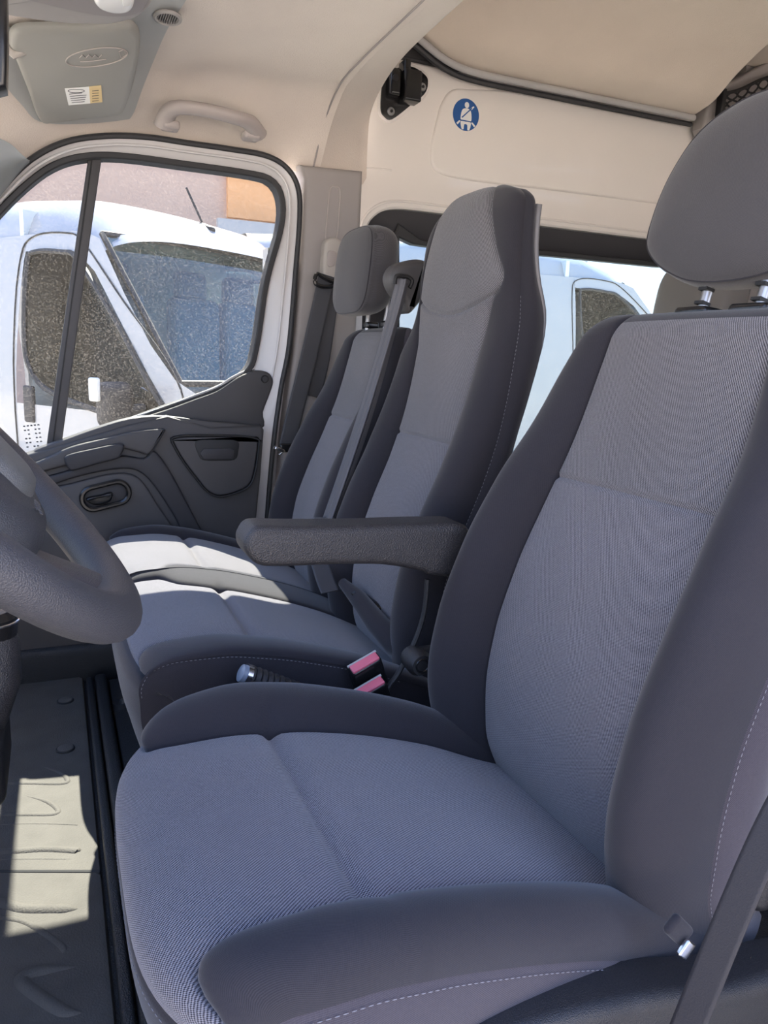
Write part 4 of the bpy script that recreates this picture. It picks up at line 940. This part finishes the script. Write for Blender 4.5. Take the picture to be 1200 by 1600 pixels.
# buckles
def buckle(px, py, y, label, ry, rz=0):
    q = P(px, py, 'y', y); loc = Vector((float(q[0]), y, float(q[2])))
    r = empty('seat_belt_buckle', (0, 0, 0), label, 'buckle', 'red-topped buckles between the seats')
    mb = MB(); mb.box((0, 0, -.036), (.056, .028, .072), bev=.006); mb.build('housing', PLG, r)
    mb = MB(); mb.box((0, -.004, .001), (.050, .016, .006), bev=.002); mb.build('release_button', RED, r)
    mb = MB(); mb.tube([(-.027, .006, .001), (.027, .006, .001)], .0022, 8); mb.build('slot_rim', SLV, r)
    mb = MB(); mb.box((0, 0, -.10), (.024, .012, .07), bev=.003); mb.build('stalk', PL, r)
    r.location = loc; r.rotation_euler = (math.radians(20), ry, rz); return r
buckle(568, 1034, 1.072, 'upper of two pink-red topped belt buckles, against the bench side', math.radians(-24))
buckle(576, 1072, 1.048, 'lower pink-red topped belt buckle, half hidden by the front cushion', math.radians(-24))
# cable hanging beside the backrest
cb = empty('cable', (.55, 1.03, .45), 'thin black cable looping down from the armrest between the seats', 'cable')
mb = MB(); mb.tube(crv([tuple(P(a, b, 'y', 1.06)) for a, b in ((668, 905), (664, 950), (655, 985), (640, 1020), (622, 1052), (605, 1078), (600, 1110))], 6), .0045, 8); mb.build('cable_sheath', PL, cb)

# ================================================================== HANDBRAKE
hb = empty('handbrake_lever', (.3, 1.06, .36), 'black ribbed handbrake lever with a chrome ringed button between the seats', 'lever')
a_ = Vector(P(378, 1052, 'y', 1.065)); b_ = Vector(P(470, 1085, 'y', 1.065)); dd = (b_ - a_).normalized()
c0_ = a_ + dd * .012
pts = []; rad = []
for i in range(60):
    t = i / 59; pts.append(c0_ + dd * (t * .20)); rad.append(.0165 + .0012 * math.sin(i * 2.1) + .001 * t)
mb = MB(); mb.tube(pts, rad, 18); mb.build('grip', PL, hb)
mb = MB(); mb.tube([a_ + dd * .004, a_ + dd * .012], [.0172, .0178], 20); mb.build('chrome_ring', CHR, hb)
mb = MB(); mb.tube([a_ - dd * .004, a_ - dd * .002, a_ + dd * .004], [.009, .0135, .0145], 20); mb.build('release_button', mat('button grey', (.22, .25, .30), .35), hb)
mb = MB(); mb.tube([c0_ + dd * .2, c0_ + dd * .26], .013, 12); mb.build('lever_arm', PLG, hb)
# console box the lever comes out of
mb = MB(); mb.box((.46, 1.055, .15), (.36, .03, .24), bev=.010)
o = mb.build('seat_gap_box', PL); tag(o, 'black plastic box filling the gap between front seat and bench', 'console')

# ================================================================== STEERING WHEEL
WC = Vector((-.096, .66, .838)); al = .833; RW, rw = .203, .021
ax = Vector((math.cos(al), 0, -math.sin(al))); bx_ = Vector((0, 1, 0)); nx_ = Vector((math.sin(al), 0, math.cos(al)))
def wp(u, v, h=0): return WC + ax * u + bx_ * v + nx_ * h    # u toward the driver, v across, h toward the driver's face
sw_ = empty('steering_wheel', tuple(WC), 'black vinyl steering wheel with airbag hub at the left edge', 'steering wheel')
mb = MB(); NT = 120; V = []; K = 18
for i in range(NT):
    a = 2 * PI * i / NT
    for k in range(K):
        p = 2 * PI * k / K; fl_ = 1.0 + .10 * math.cos(a) ** 8
        V.append(wp((RW + rw * fl_ * math.cos(p)) * math.cos(a), (RW + rw * fl_ * math.cos(p)) * math.sin(a), rw * .88 * math.sin(p)))
mb.add(V, [(i * K + k, ((i + 1) % NT) * K + k, ((i + 1) % NT) * K + (k + 1) % K, i * K + (k + 1) % K) for i in range(NT) for k in range(K)]); mb.build('rim', WHL, sw_)
# hub cushion: rounded trapezoid
ho = crv([(-.085, 0), (-.082, .06), (-.055, .095), (-.01, .105), (.05, .098), (.098, .082), (.122, .055), (.128, 0), (.122, -.055), (.098, -.082), (.05, -.098), (-.01, -.105), (-.055, -.095), (-.082, -.06)], 4, True)
def dome(name, o, h0, prof_, m, par):
    mb = MB(); n = len(o); V = []; cx_ = np.mean([p[0] for p in o]); cy_ = np.mean([p[1] for p in o])
    for f_, h in prof_: V += [wp(cx_ + (p[0] - cx_) * f_, cy_ + (p[1] - cy_) * f_, h0 + h) for p in o]
    L_ = len(prof_); mb.add(V, [(i * n + j, i * n + (j + 1) % n, (i + 1) * n + (j + 1) % n, (i + 1) * n + j) for i in range(L_ - 1) for j in range(n)] + [tuple(range((L_ - 1) * n, L_ * n))])
    return mb.build(name, m, par)
hubo = dome('airbag_cover', ho, -.038, [(.97, -.02), (1, 0), (1, .02), (.97, .036), (.90, .047), (.75, .054), (.5, .058), (.2, .06)], HUB, sw_)
mo = crv([(-.085, -.03), (-.03, -.04), (.045, -.038), (.082, -.025), (.092, .012), (.086, .045), (.045, .062), (-.03, .066), (-.085, .05)], 4, True)
dome('hub_inlay', mo, .019, [(1.04, -.002), (1, .003), (.96, .007), (.85, .010), (.5, .013), (.2, .0135)], mat('hub inlay', (.105, .108, .108), .48, bump=.4, bs=1000, voro=True), hubo)
# spokes
for v in (-1, 1):
    mb = MB(); mb.tube([wp(.01, v * .08, -.03), wp(-.0, v * .13, -.022), wp(-.01, v * .175, -.008), wp(-.012, v * .20, 0)], [.030, .024, .022, .018], 14, flat=(.55, 1), up=nx_); mb.build('spoke', WHL, sw_)
mb = MB(); mb.tube([wp(.08, 0, -.040), wp(.12, 0, -.030), wp(.165, 0, -.012), wp(.195, 0, 0)], [.045, .036, .034, .030], 16, flat=(.35, 1), up=nx_); mb.build('spoke', WHL, sw_)
tcu = bpy.data.curves.new('airbag_lettering', 'FONT'); tcu.body = 'AIRBAG'; tcu.size = .011; tcu.extrude = .0003; tcu.align_x = 'CENTER'
_t = bpy.data.objects.new('_text', tcu); _me = bpy.data.meshes.new_from_object(_t); bpy.data.objects.remove(_t)
to = bpy.data.objects.new('airbag_lettering', _me); COL.objects.link(to); _me.materials.append(mat('embossed letters', (.075, .075, .08), .5)); to.parent = hubo
Xd, Yd, Zd = ax, bx_, nx_
Mx = Matrix((( -bx_.x, ax.x * -1, nx_.x), (-bx_.y, ax.y * -1, nx_.y), (-bx_.z, ax.z * -1, nx_.z))).to_4x4()
to.matrix_local = Matrix.Translation(wp(.104, -.012, .0165) - WC) @ Mx @ Matrix.Rotation(math.radians(-8), 4, 'Z')
# column
scn = empty('steering_column', (-.2, .66, .6), 'black steering column shroud behind the steering wheel', 'steering column')
mb = MB(); mb.tube([wp(0, 0, -.07), wp(0, 0, -.16), wp(.01, 0, -.32), wp(.02, 0, -.45)], [.05, .065, .075, .08], 20, flat=(.8, 1), up=nx_); mb.build('shroud', PL, scn)

# ================================================================== DASHBOARD and gear lever
db = empty('dashboard', (-.7, 1.2, .4), 'black dashboard in the shade beyond the steering wheel', 'dashboard')
mb = MB(); dpts = [(-1.02, .75), (-.80, .76), (-.55, .74), (-.43, .70), (-.40, .62), (-.44, .45), (-.52, .30), (-.60, .26), (-1.0, .26)]
dp = crv(dpts, 4); n_ = len(dp); mb.add([(x, y, z) for y in (.30, 2.12) for x, z in dp], [(j, j + 1, n_ + j + 1, n_ + j) for j in range(n_ - 1)] + [tuple(range(n_)), tuple(range(n_, 2 * n_))]); mb.build('dash_body', PL, db)
mb = MB(); mb.box((-.47, 1.22, .30), (.20, .34, .30), bev=.04); mb.build('centre_console', PL, db)
gl_ = empty('gear_lever', (-.12, 1.1, .4), 'black gear lever gaiter with glossy collar, cut by the left edge under the wheel', 'gear lever')
q = P(-14, 970, 'y', 1.15)
bs_ = Vector((q[0], 1.15, q[2])); mb = MB()
mb.tube([bs_ + Vector((-.06, 0, -.17)), bs_ + Vector((-.03, 0, -.13)), bs_ + Vector((-.005, 0, -.08)), bs_ + Vector((0, 0, -.03)), bs_ + Vector((0, 0, -.012))], [.060, .050, .042, .036, .030], 20); mb.build('gaiter', ARM, gl_)
mb = MB(); mb.tube([bs_ + Vector((0, 0, -.022)), bs_ + Vector((0, 0, .006)), bs_ + Vector((0, 0, .016))], [.033, .036, .028], 24); mb.build('collar', PLG, gl_)
mb = MB(); mb.tube([bs_ + Vector((.036 * math.cos(t), .036 * math.sin(t), .0)) for t in np.linspace(0, 2 * PI, 30)[:-1]], .0018, 6, True); mb.build('chrome_ring', CHR, gl_)
mb = MB(); mb.box(tuple(bs_ + Vector((-.10, 0, -.20))), (.22, .18, .10), bev=.02); mb.build('lever_base', PL, gl_)
# windscreen
w3 = empty('window_3', (-.5, 1.25, 1.1), kind='structure')
mb = MB(); grid(mb, [[(-.95 + .75 * t - .12 * math.sin(PI * (y - .3) / 1.9), y, .78 + .68 * t) for y in np.linspace(.32, 2.18, 20)] for t in np.linspace(0, 1, 8)]); mb.build('glass_pane', GL2, w3)

# ================================================================== REAR SEATS
rb = empty('rear_bench_seat', (1.7, 1.4, 0), 'grey leatherette rear seat row with headrests, behind the front seat', 'seat')
def pillow(name, c, d, m, par, p=3.5, lean=.15):
    V = []; nu, nv = 40, 24
    for i in range(nv + 1):
        ph = -PI / 2 + PI * i / nv
        for j in range(nu):
            th = 2 * PI * j / nu
            f = lambda a: math.copysign(abs(a) ** (2 / p), a)
            X = f(math.cos(ph)) * f(math.cos(th)) * d[0] / 2; Y_ = f(math.cos(ph)) * f(math.sin(th)) * d[1] / 2; Z = f(math.sin(ph)) * d[2] / 2
            V.append((c[0] + X + lean * Z, c[1] + Y_, c[2] + Z))
    return mesh(name, V, [(i * nu + j, i * nu + (j + 1) % nu, (i + 1) * nu + (j + 1) % nu, (i + 1) * nu + j) for i in range(nv) for j in range(nu)], m, par)
pillow('backrest', (1.75, 1.66, .68), (.16, .50, .72), RLEA, rb); pillow('backrest', (1.75, 1.10, .68), (.16, .50, .72), RLEA, rb); pillow('seat_cushion', (1.45, 1.38, .36), (.52, 1.06, .16), RLEA, rb)
hq = P(1085, 470, 'x', 1.72)
pillow('headrest', (1.76, float(hq[1]) + .02, 1.09), (.14, .29, .26), RLEA, rb, 3.4); pillow('headrest', (1.76, float(hq[1]) - .38, 1.09), (.14, .29, .26), RLEA, rb, 3.4)
for y in (float(hq[1]) - .05, float(hq[1]) + .05): mb = MB(); mb.tube([(1.75, y, .95), (1.77, y, 1.1)], .007, 8); mb.build('headrest_post', CHR, rb)
mb = MB(); mb.box((1.45, 1.38, .14), (.40, 1.0, .28), bev=.02); mb.build('seat_base', PL, rb)

# ================================================================== OUTSIDE: vans and buildings
def make_van():
    r = empty('white_van', (0, 0, 0))
    # body sections along local X (nose +X); each section half outline (y,z) from sill to roof centre, z above ground
    st_ = [(-4.6, 2.30, .80, 1.0), (-3.0, 2.36, .84, 1.0), (-1.6, 2.36, .84, 1.0), (-1.0, 2.30, .82, 1.0), (-.72, 2.17, .79, .99)]
    def sec(x, zr, wr, wb):
        return [(x, wb - .02, .35), (x, wb, .55), (x, wb, 1.0), (x, wb - .01, 1.28), (x, wb - .04, 1.6), (x, (wr + wb) / 2 - .02, 2.0 if zr > 2.15 else 1.95), (x, wr - .03, zr - .12), (x, wr - .16, zr - .02), (x, wr - .40, zr + .015), (x, 0, zr + .04)]
    S_ = []
    for a in st_:
        h = sec(*a); h = [tuple(q) for q in crv(h, 4)]; S_.append(h + [(p[0], -p[1], p[2]) for p in reversed(h[:-1])])
    full = MB()
    # side windows are cut: build upper side separately
    def side(x0, x1, z0, z1, s, nx=10, nz=8, mbx=None):
        def yy(z): return float(spl([.35, .55, 1.0, 1.28, 1.6, 2.0, 2.2], [.98, 1.0, 1.0, .99, .955, .885, .82], z))
        grid(mbx, [[(x, s * yy(z), z) for z in np.linspace(z0, z1, nz)] for x in np.linspace(x0, x1, nx)])
    yy = lambda z: float(spl([.35, .55, 1.0, 1.28, 1.6, 2.0, 2.2], [.98, 1.0, 1.0, .99, .955, .885, .82], z))
    mb = MB()
    # roof
    roof = []
    for x, zr in ((-4.6, 2.30), (-3, 2.40), (-1.8, 2.40), (-1.25, 2.36), (-.95, 2.26), (-.72, 2.08)):
        row = []
        for t in np.linspace(-1, 1, 21):
            e = abs(t); row.append((x + (.10 * (1 - e * e) if x > -1 else 0), t * .90 - math.copysign(.06 * e ** 6, t), zr - (.04 * e * e + .26 * e ** 7 if x < -.8 else .10 * e ** 4)))
        roof.append(row)
    grid(mb, roof)
    for s in (-1, 1):
        # door outline hole: piecewise side strips round the window (x -1.35..-.1)
        side(-4.6, -1.42, .35, 2.10, s, 8, 12, mb); side(-1.42, .85, .35, 1.10, s, 12, 8, mb); grid(mb, [[(x, s * yy(z), z) for z in np.linspace(1.10, zt, 4)] for x, zt in ((0, 1.30), (.15, 1.24), (.40, 1.14), (.5, 1.10))])
        # strip above window and A pillar
        grid(mb, [[(x, s * (yy(z) - .0), z) for z in np.linspace(zt, zt2, 4)] for x, zt, zt2 in ((-1.42, 2.00, 2.10), (-1.2, 1.99, 2.10), (-1.0, 1.98, 2.10), (-.85, 1.94, 2.08), (-.72, 1.86, 2.04), (-.45, 1.58, 1.74), (-.2, 1.31, 1.47), (.0, 1.10, 1.30))])
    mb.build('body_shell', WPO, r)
    # nose: bonnet, front
    mb = MB(); nose = []
    for x, z in ((-.05, 1.30), (.15, 1.24), (.40, 1.14), (.62, 1.0), (.74, .85), (.80, .6), (.78, .35)):
        nose.append([(x - .22 * abs(t) ** 3, t * (.99 - .10 * max(0, x) ** 2), z - .05 * t * t) for t in np.linspace(-1, 1, 17)])
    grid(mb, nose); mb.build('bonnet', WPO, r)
    # windscreen, curved
    ws = []
    for t in np.linspace(0, 1, 10):
        ws.append([(.10 - .80 * t - .14 * abs(q) ** 2.2 * (1 - .3 * t), q * (.92 - .12 * t), 1.28 + .80 * t) for q in np.linspace(-1, 1, 21)])
    mb = MB(); grid(mb, ws); wsn = mb.build('windscreen', VGL, r)
    mb = MB(); edge = [w_[0] for w_ in ws] + ws[-1] + [w_[-1] for w_ in reversed(ws)] + ws[0][::-1]; mb.tube(edge, .018, 6, True); mb.build('windscreen_seal', RUB, r)
    for s in (-1, 1):
        wo_ = [(-1.26, 1.30), (-1.34, 1.5), (-1.37, 1.92), (-1.31, 1.99), (-1.05, 1.98), (-.88, 1.93), (-.5, 1.60), (-.2, 1.28), (-.06, 1.12), (-.10, 1.08), (-.5, 1.09), (-1.05, 1.18)]
        wo_ = crv(wo_, 4, True); mb = MB(); mb.add([(x, s * (yy(z) + .001), z) for x, z in wo_], [tuple(range(len(wo_)))]); dw = mb.build('side_window', VGS, r, smooth=False)
        mb = MB(); mb.tube([(x, s * (yy(z) + .004), z) for x, z in wo_], .016, 6, True); mb.build('window_seal', RUB, dw)
        mb = MB(); mb.tube([(x, s * (yy(z) + .003), z) for x, z in crv([(-1.42, .5), (-1.44, 1.2), (-1.46, 1.9), (-1.38, 2.08), (-1.05, 2.09), (-.85, 2.02), (-.45, 1.70), (0, 1.32), (.1, 1.0), (.1, .5)], 5)], .005, 5); mb.build('door_gap', BLK, r)
        mb = MB(); mb.box((-1.28, s * 1.0, 1.10), (.10, .03, .22), bev=.014); mb.build('door_handle', PLD2, r)
        m_ = MB(); m_.box((-.30, s * 1.13, 1.16), (.12, .19, .24), bev=.05); mi = m_.build('wing_mirror', PLD2, r)
        m_ = MB(); m_.box((-.32, s * 1.235, 1.24), (.07, .03, .12), bev=.012); m_.build('indicator_lens', WHITE, mi)
        m_ = MB(); m_.tube([(-.25, s * .97, 1.14), (-.28, s * 1.08, 1.13)], .03, 8); m_.build('mirror_arm', PLD2, mi)
        for x in (.30, -3.0):
            m_ = MB(); m_.tube([(x, s * .80, .36), (x, s * .98, .36)], .35, 28); wh = m_.build('wheel', RUB, r)
            m_ = MB(); m_.tube([(x, s * .97, .36), (x, s * .995, .36)], [.21, .18], 24); m_.build('hub_cap', STL, wh)
        m_ = MB(); m_.box((.60, s * .74, .88), (.20, .24, .16), bev=.04); m_.build('headlight', LENS, r)
    mb = MB()
    for q in (-.45, .25): mb.tube([(.06, q, 1.32), (-.02, q + .25, 1.36), (-.06, q + .62, 1.40)], [.014, .010, .006], 6)
    mb.build('wiper', BLK, r)
    mb = MB(); mb.box((-.86, .05, 2.235), (.13, .06, .06), bev=.02, ry=.35); an_ = mb.build('antenna_base', BLK, r)
    mb = MB(); mb.tube([(-.88, .05, 2.25), (-1.02, .03, 2.50)], .008, 6); mb.build('antenna_rod', BLK, an_)
    # cabin: seats and dash visible through the glass
    mb = MB(); mb.box((-.15, 0, 1.05), (.7, 1.75, .25), bev=.06); mb.build('cab_dash', GREYP, r)
    for y in (-.55, .1, .55):
        m_ = MB(); m_.box((-1.05, y, 1.45), (.14, .42, .70), bev=.06); m_.box((-1.08, y, 1.88), (.10, .26, .20), bev=.045); m_.build('cab_seat', mat('van seat blue grey', (.20, .24, .30), .8), r)
    mb = MB(); mb.box((-1.5, 0, 1.5), (.04, 1.7, 1.5)); mb.build('bulkhead', mat('bulkhead pale grey', (.72, .78, .80), .7), r, smooth=False)
    mb = MB(); mb.box((-2.0, 0, .35), (5.0, 1.9, .1)); mb.build('underbody', BLK, r, smooth=False)
    return r
GZ = -.55
van = make_van(); van.location = (1.40, 4.52, GZ); van.rotation_euler = (0, 0, math.radians(-57))
tag(van, 'white van parked close outside the passenger door window', 'van')
van2 = copy_tree(van); van2.location = (7.15, 8.2, GZ); van2.scale = (1.15, 1.15, 1.15); van2.rotation_euler = (0, 0, math.radians(-3)); tag(van2, 'white van seen through the sliding door window', 'van')

def block(name, label, parts):
    r = empty(name, (parts[0][0][0], parts[0][0][1], GZ), label, 'building')
    for c, d, m, nm in parts: mb = MB(); mb.box(c, d); mb.build(nm, m, r, smooth=False)
    return r
block('building', 'pink beige building with orange wall panel behind the parked van', [((1, 13, 2.6), (14, .3, 6.3), WALLP, 'wall'), ((4.35, 12.8, 4.5), (3.3, .12, 2.96), WALLO, 'wall_panel'), ((5.6, 11.6, 1.12), (6.6, .12, 3.35), WALLW, 'pale_wall')])
block('building', 'low pale building further back beyond the second van', [((20, 26, 1.2), (22, .4, 3.4), WALLW, 'wall')])
